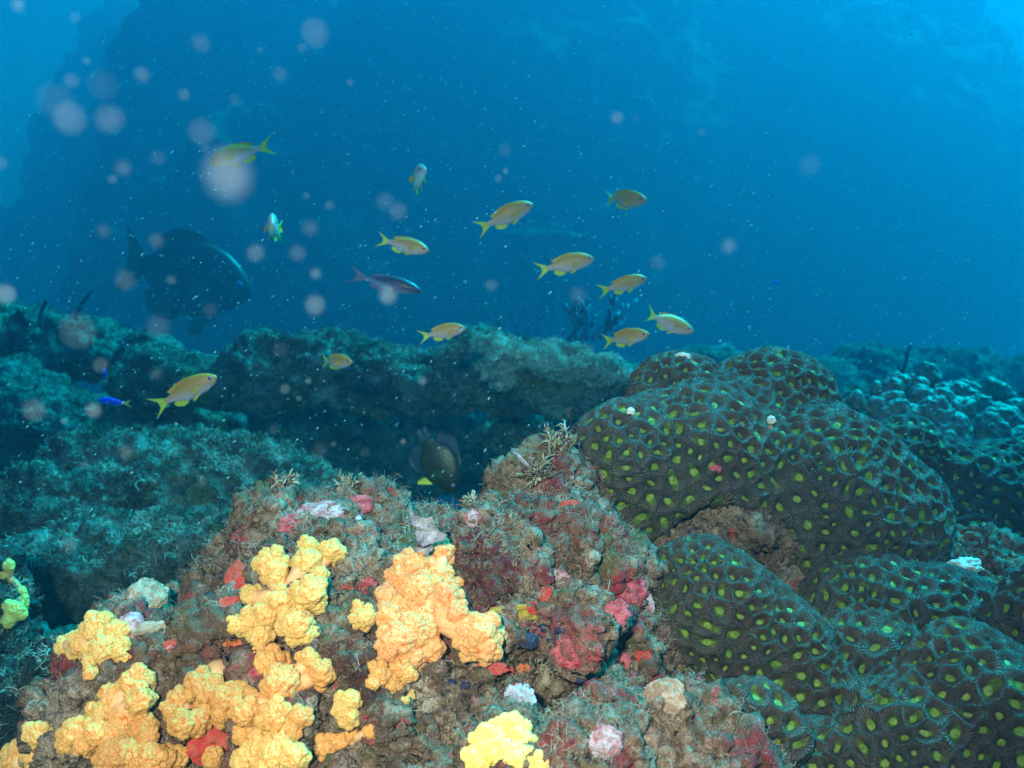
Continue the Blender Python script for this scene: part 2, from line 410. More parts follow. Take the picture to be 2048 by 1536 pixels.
M['whip'] = mat_plain('dark_whip', (0.02, 0.022, 0.025), (0.04, 0.04, 0.045), 40)
M['bluefan'] = mat_plain('blue_grey_sponge', (0.07, 0.10, 0.16), (0.13, 0.17, 0.24), 20)
def mat_turf(name, stops):
    m = NT(name, 0.75, 0.2); m.col(m.ramp(m.attr('tint'), stops)); return m.m
M['turf'] = mat_turf('turf_algae', [(0.0, (0.04, 0.028, 0.02)), (0.25, (0.16, 0.10, 0.07)), (0.5, (0.30, 0.26, 0.20)), (0.75, (0.42, 0.40, 0.33)), (0.9, (0.12, 0.16, 0.04)), (1.0, (0.35, 0.07, 0.06))])
M['midturf'] = mat_turf('far_turf', [(0.0, (0.05, 0.06, 0.04)), (0.5, (0.16, 0.18, 0.14)), (0.8, (0.36, 0.40, 0.32)), (1.0, (0.66, 0.70, 0.62))])

# ================================================================== the setting
# ---- sea bed: one sheet to beyond where the water swallows it
def seabed_z(x, y):
    p = np.stack([x, y, np.zeros_like(x)], 1)
    z = 0.10*fbm(p*0.9, 3, 31) + 0.05*ridged(p*2.6, 3, 35) + 0.018*fbm(p*11, 3, 41)
    return z - 0.02 - 3.2*sstep(1.9, 8.0, y)
u = np.linspace(-1, 1, 420); sx = 25*np.sign(u)*(0.07*np.abs(u)+0.93*np.abs(u)**3.6); u2 = np.linspace(0, 1, 420); sy = -7 + 7*u2/0.25
sy = np.where(u2 < .25, -7+7*u2/.25, 39*((u2-.25)/.75)**2.6)
X, Y = np.meshgrid(sx, sy, indexing='ij'); Z = seabed_z(X.ravel(), Y.ravel())
V = np.stack([X.ravel(), Y.ravel(), Z], 1); ii = np.arange(420*420).reshape(420, 420)
Q = np.stack([ii[:-1,:-1].ravel(), ii[1:,:-1].ravel(), ii[1:,1:].ravel(), ii[:-1,1:].ravel()], 1)
tag(mk('seabed', V, Q, M['sand']), 'rubble and turf covered sea floor fading into the blue', None, None, 'structure')

def rock(name, blobs, h, k, disp, mat, label, cat='rock', sub=1, cuts=(), group=None):
    """disp: list of (kind, size in metres, amplitude in metres)"""
    V, Q = nets(blobs, h, k, cuts, sub=sub)
    N = vnormals(V, Q)
    for i, (kd, s, a) in enumerate(disp):
        n = fbm(V/s, 3, 50+7*i) if kd == 'f' else ridged(V/s, 3, 60+7*i) - 0.6
        V = V + N*(a*n)[:,None].astype(np.float32)
        N = vnormals(V, Q)
    o = mk(name, V, Q, mat); tag(o, label, cat, group)
    return V, Q, N, o

B = blob
# ---- far wall that shades the middle of the view
def W(x, y, z, rx, ry, rz): return (np.array([x, y, z], float), np.array([rx, ry, rz], float))
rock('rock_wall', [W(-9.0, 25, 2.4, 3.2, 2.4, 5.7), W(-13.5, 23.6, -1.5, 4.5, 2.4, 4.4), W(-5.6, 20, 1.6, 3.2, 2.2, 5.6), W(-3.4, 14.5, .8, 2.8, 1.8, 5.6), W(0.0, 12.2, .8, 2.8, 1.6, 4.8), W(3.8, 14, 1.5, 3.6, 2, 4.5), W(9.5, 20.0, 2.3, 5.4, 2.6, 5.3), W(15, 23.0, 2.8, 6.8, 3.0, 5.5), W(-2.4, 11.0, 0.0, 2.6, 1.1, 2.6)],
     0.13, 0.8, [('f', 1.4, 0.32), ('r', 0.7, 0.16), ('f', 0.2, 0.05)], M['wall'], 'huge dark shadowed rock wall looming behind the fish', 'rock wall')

# ---- the shelf in the middle distance and the recess under it
MIDD = [('f', 0.22, 0.036), ('r', 0.10, 0.020), ('f', 0.035, 0.012), ('f', 0.012, 0.005)]
LV, LQ, LN, _ = rock('rock_ledge', [B(560,750,2.0,60,1.7,1.3,.9), B(690,745,2.0,64,1.5,1.4,.95), B(830,765,1.95,58,1.4,1.3,1), B(945,760,1.9,72,1,1.2,1), B(1030,765,1.85,52,1.3,1.3,.9), B(1130,778,1.8,42,1.9,1.5,.8), B(1240,795,1.8,42,1.9,1.5,.8), B(1360,815,1.8,46,1.9,1.5,.9), B(1480,830,1.85,50,1.6,1.4,1),
     B(430,770,2.05,46,1.8,1.3,.8), B(300,760,2.1,42,1.8,1.3,.9), B(1040,860,2.05,60,1.1,.7,1), B(1250,900,2.3,120,1.5,.6,1.0), B(860,870,2.5,110,2.2,.6,1.1), B(560,870,2.5,110,2.2,.6,1.0)],
     0.011, 0.06, MIDD, M['midrock'], 'long overhanging rock shelf with pale top and dark hollow below', 'rock ledge')
AV, AQ, AN, _ = rock('rock', [B(985,705,1.74,30,1.2,1.3,1), B(1030,712,1.74,30,1.4,1.3,.9), B(1085,722,1.73,27,1.7,1.4,.8), B(1150,735,1.72,25,1.8,1.4,.8), B(1220,750,1.72,25,1.8,1.4,.8), B(1290,766,1.72,26,1.8,1.4,.8), B(1370,785,1.72,28,1.8,1.4,.8), B(1005,745,1.74,22,1,1,1.3)],
     0.006, 0.03, [('f', .16, .020), ('r', .06, .010), ('f', .022, .008), ('f', .009, .0035)], M['paleturf'], 'pale encrusted arm of rock sloping down behind the largest brain coral')
FV, FQ, FN, _ = rock('rock', [B(30,690,2.5,75,1.4,1.2,.9), B(170,700,2.5,62,1.5,1.2,.8), B(280,720,2.4,45,1.4,1,.8), B(-80,700,2.5,110,1,1,.9), B(-20,840,2.35,110,1.5,1,.9), B(130,850,2.25,85,1.6,1,.8), B(330,860,2.2,80,1.8,.9,.8)],
     0.014, 0.06, MIDD, M['midrock'], 'low rock ridge at the left edge below the huge faint fish')
SV, SQ, SN, _ = rock('rock', [B(420,952,1.55,110,2.0,1.2,.65), B(640,1022,1.5,90,1.9,1.2,.6), B(260,927,1.6,80,1.5,1.2,.7), B(80,1032,1.5,100,1.6,1.1,.6), B(520,1112,1.25,95,1.6,1.2,.6), B(230,1142,1.3,110,1.6,1.1,.55), B(720,1102,1.3,110,1.6,1.2,.7)],
     0.009, 0.10, MIDD, M['midrock'], 'broad algae covered boulder slope between the shelf and the yellow corals')
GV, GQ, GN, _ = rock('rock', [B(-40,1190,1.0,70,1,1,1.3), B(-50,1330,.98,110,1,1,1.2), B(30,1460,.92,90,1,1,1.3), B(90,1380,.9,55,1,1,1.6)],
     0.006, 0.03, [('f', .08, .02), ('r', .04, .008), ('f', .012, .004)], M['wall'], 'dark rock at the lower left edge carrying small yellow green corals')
HV, HQ, HN, _ = rock('rock', [B(1700,790,3.59,85,1.2,1,1), B(1640,830,3.40,80,1,1,1), B(1760,800,3.59,70,1.2,1,1), B(1860,810,3.78,90,1.4,1,1), B(1930,780,4.35,60,1.4,1,.8), B(2040,850,3.78,120,1.4,1,.8)],
     0.016, 0.06, [('f', 0.40, 0.12), ('r', 0.18, 0.04), ('f', 0.04, 0.014), ('f', 0.013, 0.005)], M['midrock'], 'hazy reef boulders behind the big green spotted coral')
rock('rock', [B(2000,950,1.69,120,1.6,1,.8)], 0.010, 0.05, MIDD, M['midrock'], 'low rock carrying the lobed leather coral at the right edge')
rock('rock', [B(1760,880,1.81,110,1.5,1,.8)], 0.010, 0.05, MIDD, M['midrock'], 'low rock just behind the largest brain coral, under the lobed leather coral')
rock('rock', [B(1430,718,3.1,34,1.7,1,.8), B(1385,724,3.1,24,1.5,1,.8), B(1480,728,3.1,24,1.5,1,.8)], 0.014, 0.05, [('f', .2, .03), ('f', .05, .012), ('f', .016, .005)], M['midrock'], 'small hazy rock just past the left peak of the largest brain coral')
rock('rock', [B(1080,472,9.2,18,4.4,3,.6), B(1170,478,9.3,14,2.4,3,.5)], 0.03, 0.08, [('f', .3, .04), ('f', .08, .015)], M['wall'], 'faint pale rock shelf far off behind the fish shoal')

# ---- foreground rock
FG = [B(800,1500,.66,430,1,.8,1), B(375,1470,.62,245,1,.9,1), B(340,1650,.62,270,1,.9,1), B(622,1195,.70,152), B(465,1255,.69,125), B(300,1320,.66,115), B(1035,1195,.68,185,1,.9,1), B(1085,1040,.74,112), B(820,1190,.71,105), B(730,1125,.71,100), B(1010,1125,.645,92,1.25,1,.8), B(1185,1140,.665,80,1.1,1,.9), B(560,1065,.685,50,1.3,1,.8), B(690,1060,.69,48,1.2,1,.8), B(1180,1260,.585,70,1.1,1,.8),
      B(1110,1490,.64,240,1,.9,1), B(1320,1625,.51,185,1.1,1,1), B(1130,1640,.50,200,1,1,1), B(450,1790,.62,330), B(760,1760,.58,330), B(1400,1120,.80,200,1.2,.8,.8), B(1800,1400,.85,330,1.3,.8,1), B(1700,1750,.75,450,1.4,.7,1),
      W(0.0, 0.78, 0.12, .42, .20, .24), W(-.12, .72, .10, .17, .2, .24), W(.3, .85, .1, .35, .25, .28)]
FGC = [B(1010,1225,.565,30,2.6,1,.35)]
RV, RQ, RN, fg_obj = rock('rock', FG, 0.0050, 0.03, [('f', .09, .018), ('r', .05, .012), ('f', .024, .0095), ('r', .012, .0045), ('f', .006, .0030), ('r', .003, .0009)], M['rock'],
     'big encrusted brown and red rock in front carrying the yellow soft corals', sub=2, cuts=FGC)
bvh = BVHTree.FromPolygons([Vector(v) for v in RV[:]], [tuple(q) for q in RQ.tolist()]) if False else None
deps = bpy.context.evaluated_depsgraph_get()
bvh = BVHTree.FromObject(fg_obj, deps)
def hit(px, py, tree=None):
    d = Vector(ray(px, py)); L = d.length
    h = (tree or bvh).ray_cast(Vector(CAM), d.normalized())
    if h[0] is None: return None
    return np.array(h[0]), np.array(h[1]), h[3]/L

# ================================================================== brain corals
def brain(name, blobs, label, h=0.0022, k=0.012, cuts=(), cell=0.0118, H=0.0042, seed=0, mesh_low=False):
    V, Q = nets(blobs, h, k, cuts, sub=1)
    N = vnormals(V, Q)
    V = V + N*(0.006*fbm(V/.05, 2, seed+3))[:,None]; N = vnormals(V, Q)
    ids = poisson(V, cell, 14000, seed, 0.50); Cn = V[ids]; CNn = N[ids]
    i1, i2, d1, d2 = near2(V, Cn)
    dc = np.linalg.norm(Cn[i1]-Cn[i2], axis=1); e = np.maximum((d2**2-d1**2)/(2*np.maximum(dc, 1e-6)), 0)
    t = d1/(d1+e+1e-6)
    g = np.random.default_rng(seed+5); cid = g.random(len(Cn))
    n = CNn[i1]; a = np.cross(n, [0.36, 0.48, 0.8]); a /= np.maximum(np.linalg.norm(a, axis=1, keepdims=True), 1e-6); b = np.cross(n, a)
    dv = V - Cn[i1]
    rx = (dv*a).sum(1)/cell; ry = (dv*b).sum(1)/cell
    phc = g.random(len(Cn))[i1]*6.28; ec = .12+.34*g.random(len(Cn))[i1]
    ts = t*(1+ec*np.cos(2*(np.arctan2(ry, rx)-phc))) + .10*perlin(V/.006, seed+21)
    hh = H*sstep(.26, 1.02, t) + 0.0006*sstep(.26, .12, t)
    ang = np.arctan2(ry, rx)
    hh = hh + 0.00045*np.sin(ang*30)*sstep(.35, .6, t)*sstep(1.02, .9, t) + 0.0007*perlin(V/.004, seed+9)*sstep(.4, .9, t) + 0.0015*fbm(V/.012, 2, seed+11)
    V = V + N*hh[:,None].astype(np.float32)
    o = mk(name, V, Q, M['brain'], None, True, {'cell': np.stack([rx, ry, t], 1), 'cid': cid[i1], 'ts': ts})
    tag(o, label, 'coral', 'green spotted brain corals')
    return o
up = brain('brain_coral', [B(1390,965,.79,195,1.1,.8,1), B(1535,848,.86,142,1.05,.9,1), B(1362,808,.84,98,1.1,.9,1), B(1255,930,.77,128,.95,.9,1), B(1640,1010,.80,195,1,.9,1), B(1710,1080,.79,180,1,.9,1.1), B(1450,915,.82,150,1,.8,1)],
      'largest brain coral, a broad brown dome with green spots above a bare rock hollow', cuts=[B(1480,1130,.70,145,1.15,1.6,.85), B(1300,1140,.68,95,1,1.4,.9)], seed=1)
brain('brain_coral', [B(1405,1185,.68,105,.95,.9,1.05), B(1440,1240,.67,130,1,.9,1), B(1530,1330,.66,135,1,.9,1), B(1600,1420,.65,130,1,.9,1), B(1390,1270,.67,85,1,.8,1)],
      'steep brain coral lobe beside the crimson crusts, below the bare rock hollow', seed=2)
brain('brain_coral', [B(1740,1230,.72,125,1,.9,1), B(1840,1270,.72,140,1.1,.9,1), B(1950,1310,.73,140,1.1,.9,1), B(1720,1370,.68,150,1,.9,1), B(1830,1450,.66,150,1,.9,1)],
      'rounded brain coral ridge behind the dark front lump, topped by a white shell', seed=3)
brain('brain_coral', [B(1930,1400,.56,140,1,.9,1), B(1850,1500,.55,150,1,.9,1), B(2020,1480,.55,170,1,.9,1), B(1640,1590,.56,140,1.1,.9,1), B(1760,1590,.55,140,1,.9,1)],
      'near dark brain coral lump with large green spots at the bottom edge', seed=4)
brain('brain_coral', [B(2125,1270,.60,140,1,.9,1), B(2110,1400,.58,130,1,.9,1)],
      'dark brain coral shoulder cut by the right edge of the view', seed=5)
brain('brain_coral', [B(1810,905,1.0,75,1,.9,.9), B(1900,990,1.0,110,1.2,.9,1), B(2010,1010,1.0,130,1.2,.9,1), B(2130,1040,1.0,150,1,.9,1), B(1930,1080,.97,90,1.2,.9,1)],
      'teal lit brain coral spread with a round knob, behind the largest dome', seed=6, h=.0026, cell=.0135)
brain('brain_coral', [B(2010,1125,.90,55,1,.9,.9), B(2080,1150,.9,60)], 'small brain coral bump at the right edge beside the white shell', seed=7)
brain('brain_coral', [B(1500,1420,.535,70,1.1,.8,.8), B(1560,1480,.53,55,1,.9,1)], 'small half overgrown brain coral patch on the mossy front lump', seed=8, h=.0018)
rock('bare_rock', [B(1470,1100,.80,150,1.2,.5,.8), B(1560,1150,.80,110,1,.5,1)], 0.003, 0.02, [('f', .04, .006), ('f', .012, .002), ('f', .005, .0008)], M['bare'], 'bare pinkish brown rock showing in the hollow under the largest brain coral', 'rock')

# ================================================================== soft corals
def lobe_mesh(seed):
    V, F = ico(6); g = np.random.default_rng(seed)
    n0 = g.normal(size=(9, 3)); n0 /= np.linalg.norm(n0, axis=1, keepdims=True)
    V = V*(1+0.27*fbm(V*1.5+seed, 2, seed))[:,None]
    D = V/np.linalg.norm(V, axis=1, keepdims=True)
    def pts(n, r):
        i = poisson(D, r, n, seed+int(r*1000), .3); return D[i]
    a = pts(2500, .37); i1, _, d1, d2 = near2(D, a); b1 = np.sqrt(np.clip(1-(d1/.36)**2, 0, 1))
    V1 = V + D*(0.30*b1)[:,None]
    c = pts(12000, .135); i1, _, d, d2 = near2(D, c); b2 = np.sqrt(np.clip(1-(d/.112)**2, 0, 1))
    h2 = g.random(len(c))[i1]
    V2 = V1 + D*(0.080*b2*(.7+.6*h2))[:,None] + D*(0.004*perlin(D*26, seed+4))[:,None]
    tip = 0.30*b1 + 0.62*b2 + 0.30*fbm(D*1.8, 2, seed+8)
    V2 /= 1.12
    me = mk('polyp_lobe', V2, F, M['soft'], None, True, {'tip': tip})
    d = me.data; bpy.data.objects.remove(me); return d
LOBES = [lobe_mesh(100+i) for i in range(6)]
def yel(f): return f
def colony(lobes, label, color, depth_push=0.55, stalk=True, fat=.62, tree=None, name='soft_coral', dflt=None, stalk_at=None):
    pts = []
    for (px, py, rp) in lobes:
        hq = hit(px, py, tree)
        if hq is None: hq = (P(px, py, dflt or .6), np.array([0, -1, .3]), dflt or .6)
        pts.append((hq, px, py, rp))
    ds = np.array([p[0][2] for p in pts]); md = np.median(ds)
    base = np.mean([p[0][0] for p in pts], axis=0); nrm = np.mean([p[0][1] for p in pts], axis=0); nrm /= np.linalg.norm(nrm)
    e = empty(name, base, label, 'soft coral', 'yellow soft corals')
    more = []
    for (hq, px, py, rp) in pts:
        more.append((hq, px, py, rp*.68)); th = random.uniform(0, 6.28); nk = 6 if rp > 20 else 3
        for k in range(nk):
            th += 6.28/nk*random.uniform(.7, 1.3); rr = rp*random.uniform(.5, .80); more.append((hq, px+math.cos(th)*rr, py+math.sin(th)*rr, rp*random.uniform(.30, .46)))
    for (hq, px, py, rp) in more:
        d = np.clip(hq[2], md-.03, md+.03)
        r = rp*d/FPX*1.0
        d2 = d - r*depth_push - random.random()*r*.5
        r = rp*d2/FPX
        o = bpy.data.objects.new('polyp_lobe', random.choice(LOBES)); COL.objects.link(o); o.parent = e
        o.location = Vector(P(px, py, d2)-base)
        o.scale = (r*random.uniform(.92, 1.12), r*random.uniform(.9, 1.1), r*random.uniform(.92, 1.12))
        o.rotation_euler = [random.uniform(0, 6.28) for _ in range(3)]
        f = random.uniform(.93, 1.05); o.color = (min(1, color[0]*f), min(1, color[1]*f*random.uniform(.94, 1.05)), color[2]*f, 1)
    if stalk:
        # branching stalk: from the rock to every lobe
        ac = Acc()
        root = base - nrm*0.006
        for (hq, px, py, rp) in pts:
            d = np.clip(hq[2], md-.03, md+.03); r = rp*d/FPX
            q = P(px, py, d - r*depth_push)
            tt = np.linspace(0, 1, 7)[:,None]; line = root*(1-tt)**1 + q*tt + nrm*(0.25*r*np.sin(tt*3.14))
            v, f, t3 = tube(line, r*np.linspace(fat, .5, 7), 12); ac.add(v, f, t3)
        ac.build('stalk', M['stalk'], e, off=base)
    return e
YP = (0.70, 0.42, 0.13); YO = (0.68, 0.33, 0.10); PE = (0.75, 0.35, 0.135); OR = (0.58, 0.28, 0.08); YB = (0.88, 0.74, 0.20)
COLS = [
 ([(132,1290,24),(165,1290,34),(195,1258,36),(205,1300,34),(235,1265,30),(240,1300,26),(180,1322,18)], 'yellow soft coral clump at the rock\'s left rim, above the long slanting colony', YP),
 ([(180,1347,16),(190,1340,10)], 'tiny yellow soft coral tuft between two big left rim colonies', YO),
 ([(268,1372,40),(235,1400,36),(280,1402,34),(250,1435,36),(205,1430,34),(195,1465,32),(225,1470,30),(150,1465,32),(135,1485,26),(170,1490,24)], 'long slanting yellow soft coral colony near the lower left, beside a small round one', YO),
 ([(75,1468,26),(90,1462,18)], 'small round yellow soft coral at the lower end of the long slanting colony', YP),
 ([(40,1520,34),(65,1510,24),(15,1535,20)], 'yellow soft coral in the bottom left corner of the view', YP),
 ([(666,1104,28),(618,1093,22),(615,1124,32),(544,1132,34),(555,1155,26),(618,1186,36),(507,1198,32),(589,1246,38),(604,1266,30),(502,1246,28),(476,1251,22),(522,1271,28),(516,1288,18),(561,1203,30),(533,1229,30),(640,1150,20)], 'tall many lobed yellow soft coral beside the red sponges', YP),
 ([(534,1322,32),(563,1331,28),(617,1318,24),(642,1347,30),(563,1368,42),(592,1351,30),(489,1426,32),(513,1409,30),(551,1434,36),(489,1467,26),(600,1434,24),(580,1459,22)], 'many lobed yellow soft coral beside the brown sea squirt ball', YO),
 ([(886,1103,26),(828,1132,34),(807,1157,34),(865,1140,36),(884,1165,38),(840,1182,42),(774,1194,28),(807,1223,44),(844,1231,42),(778,1239,32),(828,1264,44),(857,1297,36),(795,1281,40),(819,1310,34),(778,1302,26),(900,1195,28),(915,1228,30),(928,1262,26),(960,1264,44),(973,1293,36),(944,1285,34),(989,1273,26)], 'largest peach yellow soft coral, fan of lobes with a bare stalk, in the middle', PE),
 ([(720,1219,18),(724,1239,24),(737,1231,20)], 'small yellow soft coral just beside the largest peach colony', YP),
 ([(757,1351,26),(778,1368,24),(745,1368,20),(799,1335,24),(815,1347,20)], 'two lobed yellow soft coral just under the largest peach colony', YO),
 ([(699,1401,24),(687,1417,26),(699,1434,22),(679,1409,16)], 'small upright yellow soft coral standing alone on brown rock', YP),
 ([(397,1368,32),(418,1388,32),(451,1397,34),(480,1388,28),(443,1426,26)], 'dull yellow soft coral partly hiding the brown sea squirt ball', OR),
 ([(360,1397,26),(343,1422,22),(368,1450,32),(397,1442,28)], 'dim orange soft coral above the blurred red sponge', OR),
 ([(286,1459,30),(298,1475,22)], 'dim orange soft coral lobe beside the long slanting colony', OR),
 ([(538,1475,28),(567,1484,28),(517,1505,36),(555,1508,40),(588,1513,32),(489,1525,28),(538,1533,40)], 'bright yellow soft coral crown at the bottom edge, on the left half', YP),
 ([(679,1480,24),(654,1492,26),(703,1467,16),(741,1463,16)], 'flat yellow soft coral strip below the small upright one', YO),
 ([(1002,1451,24),(1030,1463,32),(968,1480,30),(1047,1484,28),(997,1500,40),(956,1517,32),(1030,1513,32),(1080,1529,24)], 'brightest lemon yellow soft coral at the middle of the bottom edge', YB),
 ([(224,1496,26),(248,1500,40),(281,1513,40),(223,1521,36),(310,1521,36),(352,1517,28)], 'broad orange soft coral at the bottom edge beside the blurred red sponge', OR),
 ([(426,1517,24)], 'small orange soft coral knob on the blurred red sponge', OR),
 ([(819,1392,14),(811,1402,10)], 'tiny pale yellow soft coral scrap on brown rock', YP),
]
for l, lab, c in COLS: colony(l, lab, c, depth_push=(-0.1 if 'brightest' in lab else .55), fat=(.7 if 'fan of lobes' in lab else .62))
gl = BVHTree.FromPolygons([Vector(v) for v in GV], [tuple(q) for q in GQ.tolist()])
colony([(18,1130,14),(8,1150,12),(42,1182,14)], 'upper small yellow green soft coral on the far left rock', (.7,.7,.2), tree=gl, dflt=1.0)
colony([(30,1220,22),(45,1205,16),(18,1240,18)], 'lower small yellow green soft coral on the far left rock', (.7,.7,.2), tree=gl, dflt=1.0)

# ================================================================== crusts, sponges and sea squirts on the rock
def frame(n):
    n = n/np.linalg.norm(n); a = np.cross(n, [0, 0, 1.0]); a /= max(np.linalg.norm(a), 1e-6); b = np.cross(n, a); return a, -b if b[2] < 0 else b, n
def lump(name, px, py, rx, ry, mat, label, cat, thick=.5, rough=.25, rot=0, seed=None, freq=2.0, tree=None, group=None, sub=5, out=0.0):
    hq = hit(px, py, tree)
    if hq is None: return None
    seed = seed if seed is not None else int(px*7+py)
    p, n, d = hq; toc = CAM-p; toc /= np.linalg.norm(toc)
    n = n*.5+toc*.8; n /= np.linalg.norm(n)
    a, b, n = frame(n); ca, sa = math.cos(rot), math.sin(rot); a, b = a*ca+b*sa, b*ca-a*sa
    s = d/FPX; V, F = ico(sub) if sub not in ICO else ICO[sub]
    q = V*(1+rough*.75*fbm(V*freq*.7+seed, 4, seed, .42))[:,None]
    V = V*1.0; W_ = a*(q[:,:1]*rx*s) + b*(q[:,1:2]*ry*s) + n*(q[:,2:]*thick*.75*min(rx, ry)*s) + n*(out-.12)*min(rx, ry)*s
    o = mk(name, W_, F, mat, None, True); o.location = Vector(p); tag(o, label, cat, group)
    return o
lump('sponge', 470,1155,20,34, M['red'], 'smooth red sponge patch beside the tall many lobed yellow coral', 'sponge', .5, .4)
lump('sponge', 480,1283,26,26, M['orange'], 'ragged bright orange red sponge under the tall many lobed yellow coral', 'sponge', .7, .8, freq=3)
lump('sponge', 458,1205,20,12, M['red'], 'thin red sponge streak between two larger red sponges', 'sponge', .5, .5)
lump('sponge', 573,1115,9,9, M['red'], 'small red sponge dot showing between yellow coral lobes', 'sponge', .6, .3)
lump('sponge', 430,1490,55,42, M['red'], 'broad blurred red sponge among the dim orange corals', 'sponge', .3, .4)
lump('sponge', 505,1345,28,28, M['crimson'], 'dark red sponge beside the brown sea squirt ball', 'sponge', .3, .5)
lump('sea_squirt', 436,1344,27,25, M['brownball'], 'smooth round brown sea squirt ball among dull yellow corals', 'sea squirt', .9, .06)
o = lump('sea_squirt', 340,1296,19,16, M['red'], 'round pinkish red sea squirt with a dark opening', 'sea squirt', .5, .08)
if o:
    c = lump('opening', 340,1295,8,5, M['crimson'], None, None, .5, .1, out=.9); c.parent = o; c.location = c.location-o.location
lump('crust', 655,1035,62,34, M['pink'], 'lilac white and pink crust on top of the rock behind the tall yellow coral', 'crust', .5, .3, rot=.2)
lump('crust', 600,1045,45,22, M['crimson'], 'dark maroon crust beside the lilac white crust', 'crust', .4, .4)
lump('crust', 720,1010,30,18, M['crimson'], 'maroon crust on the top rim of the rock', 'crust', .4, .4)
lump('sponge', 295,1190,38,36, M['beige'], 'knobbly beige and pink sponge on the rock\'s upper left shoulder', 'sponge', .7, .35, freq=3)
lump('sponge', 262,1250,26,26, M['pink'], 'pale lilac knob at the left outline of the rock', 'sponge', .7, .3)
lump('oyster', 300,1256,36,13, M['beige'], 'flat grey oyster lip just above the pinkish red sea squirt', 'shell', .6, .3)
for i, (px, py, r, t) in enumerate([(1058,1282,20,'largest navy blue sea squirt, beside the peach coral'), (1084,1262,17,'navy blue sea squirt in the middle of the dark blue cluster'), (1122,1266,16,'navy blue sea squirt at the outer end of the dark blue cluster'), (1100,1279,8,'smallest, bright navy sea squirt under the dark blue cluster'), (1160,1360,9,'single dark navy sea squirt hole on the pink crust'), (930,1372,12,'grey navy sea squirt below the red crust row'), (905,1365,9,'tiny navy sea squirt below the peach coral')]):
    lump('sea_squirt', px, py, r*1.1, r*.8, M['navy'], t, 'sea squirt', .6, .25)
for (px, py, rx, ry, mt, lab) in [(983,1337,30,13,'red','pitted long red crust below the peach coral'), (1016,1342,10,13,'red','small upright red crust next to the pitted long one'), (1047,1337,13,10,'orange','small orange red crust at the end of the red row'), (1265,1180,30,34,'crimson','upper crimson crust beside the steep brain coral lobe'), (1290,1215,18,24,'pink','pink white crust right against the steep brain coral lobe'), (1235,1225,26,24,'crimson','lower crimson crust beside the steep brain coral lobe'), (1285,1310,16,12,'red','red crust beneath the steep brain coral lobe'), (1150,1310,44,28,'crimson','wide mottled pink red crust between the navy squirts and the brain coral'), (1240,1320,22,18,'crimson','crimson crust below the wide mottled one'), (1005,1255,12,8,'crimson','tiny crimson crust by the rock slit'), (1068,1215,14,12,'red','red crust just above the rock slit'), (1090,1190,14,14,'red','round dark red sea squirt like crust in the rock face'), (1110,1150,24,10,'pink','thin pink crust on the rock face'), (1140,1008,18,8,'red','red crust high on the rock beneath the largest brain coral'), (945,1035,14,16,'pink','pinkish red knob at the upper rim of the rock'), (700,1175,16,9,'red','red crust patch on dark rock between the two tall corals'), (735,1175,15,20,'crimson','dark brown red oval on rock between the two tall corals')]:
    lump('crust', px, py, rx, ry, M[mt], lab, 'crust', .35, .6, freq=3)
lump('sponge', 1038,1398,30,28, M['lilac'], 'ring shaped whitish sponge on rock above the lemon yellow coral', 'sponge', .6, .5, freq=3)
lump('sponge', 1030,1375,14,10, M['crimson'], 'pink red sponge on the rim of the whitish ring sponge', 'sponge', .7, .3, out=.5)
lump('sponge', 1330,1392,40,34, M['beige'], 'round beige yellow sponge at the top of the mossy front lump', 'sponge', .6, .4, freq=3)
lump('sponge', 1212,1485,30,30, M['pink'], 'pale pink knobbly sponge on the mossy front lump', 'sponge', .7, .5, freq=3)
lump('sponge', 1000,1222,62,9, M['yellowrim'], 'thin mustard sponge edging the dark rock slit', 'sponge', .8, .4, rot=-.15)
lump('sponge', 1050,1228,24,14, M['yellowrim'], 'pale mustard sponge blob at the end of the rock slit', 'sponge', .7, .4)

# ================================================================== turf algae
def strands(V, N, idx, per, length, width, seed, curl=1.0, tint=(0, 1), lo=None):
    """short curly algae filaments growing from the given surface points"""
    g = np.random.default_rng(seed); n = len(idx)*per; ii = np.repeat(idx, per)
    base = V[ii] + g.normal(size=(n, 3))*length*.25 - N[ii]*length*.08
    d = N[ii]*1.0 + g.normal(size=(n, 3))*.65 + np.array([0, 0, .35]); d /= np.linalg.norm(d, axis=1, keepdims=True)
    L = length*g.uniform(.35, 1.25, n)[:,None]; side = np.cross(d, g.normal(size=(n, 3))); side /= np.linalg.norm(side, axis=1, keepdims=True)
    bend = np.cross(d, side); w = width*g.uniform(.6, 1.4, n)[:,None]
    c1 = g.normal(size=(n, 1))*.5*curl; c2 = g.normal(size=(n, 1))*.5*curl
    S = 5; vs = []; f0 = g.uniform(2.5, 6, (n, 1)); p0 = g.uniform(0, 6.28, (n, 1))
    for k in range(S):
        t = k/(S-1); p = base + d*L*t + bend*L*(c1*t*t + .22*curl*(np.sin(f0*t+p0)-np.sin(p0))) + side*L*(c2*math.sin(t*3)*.5 + .22*curl*(np.cos(f0*t+p0)-np.cos(p0)))
        ww = w*(1-.5*t); vs += [p-side*ww, p+side*ww]
    Vn = np.stack(vs, 1).reshape(-1, 3); o = np.arange(n)[:,None]*2*S  # first vertex of each strand
    Q = np.concatenate([np.stack([o[:,0]+2*k, o[:,0]+2*k+1, o[:,0]+2*k+3, o[:,0]+2*k+2], 1) for k in range(S-1)])
    pt = np.clip(.5+1.1*perlin(base/.03, seed) + .15*g.normal(size=n), 0, 1); T = np.repeat(tint[0]+(tint[1]-tint[0])*pt, 2*S)
    return Vn, Q, T
def project(V):
    r = V-CAM; d = r@FW; return 1024+FPX*(r@RT)/d, 768-FPX*(r@UP)/d, d
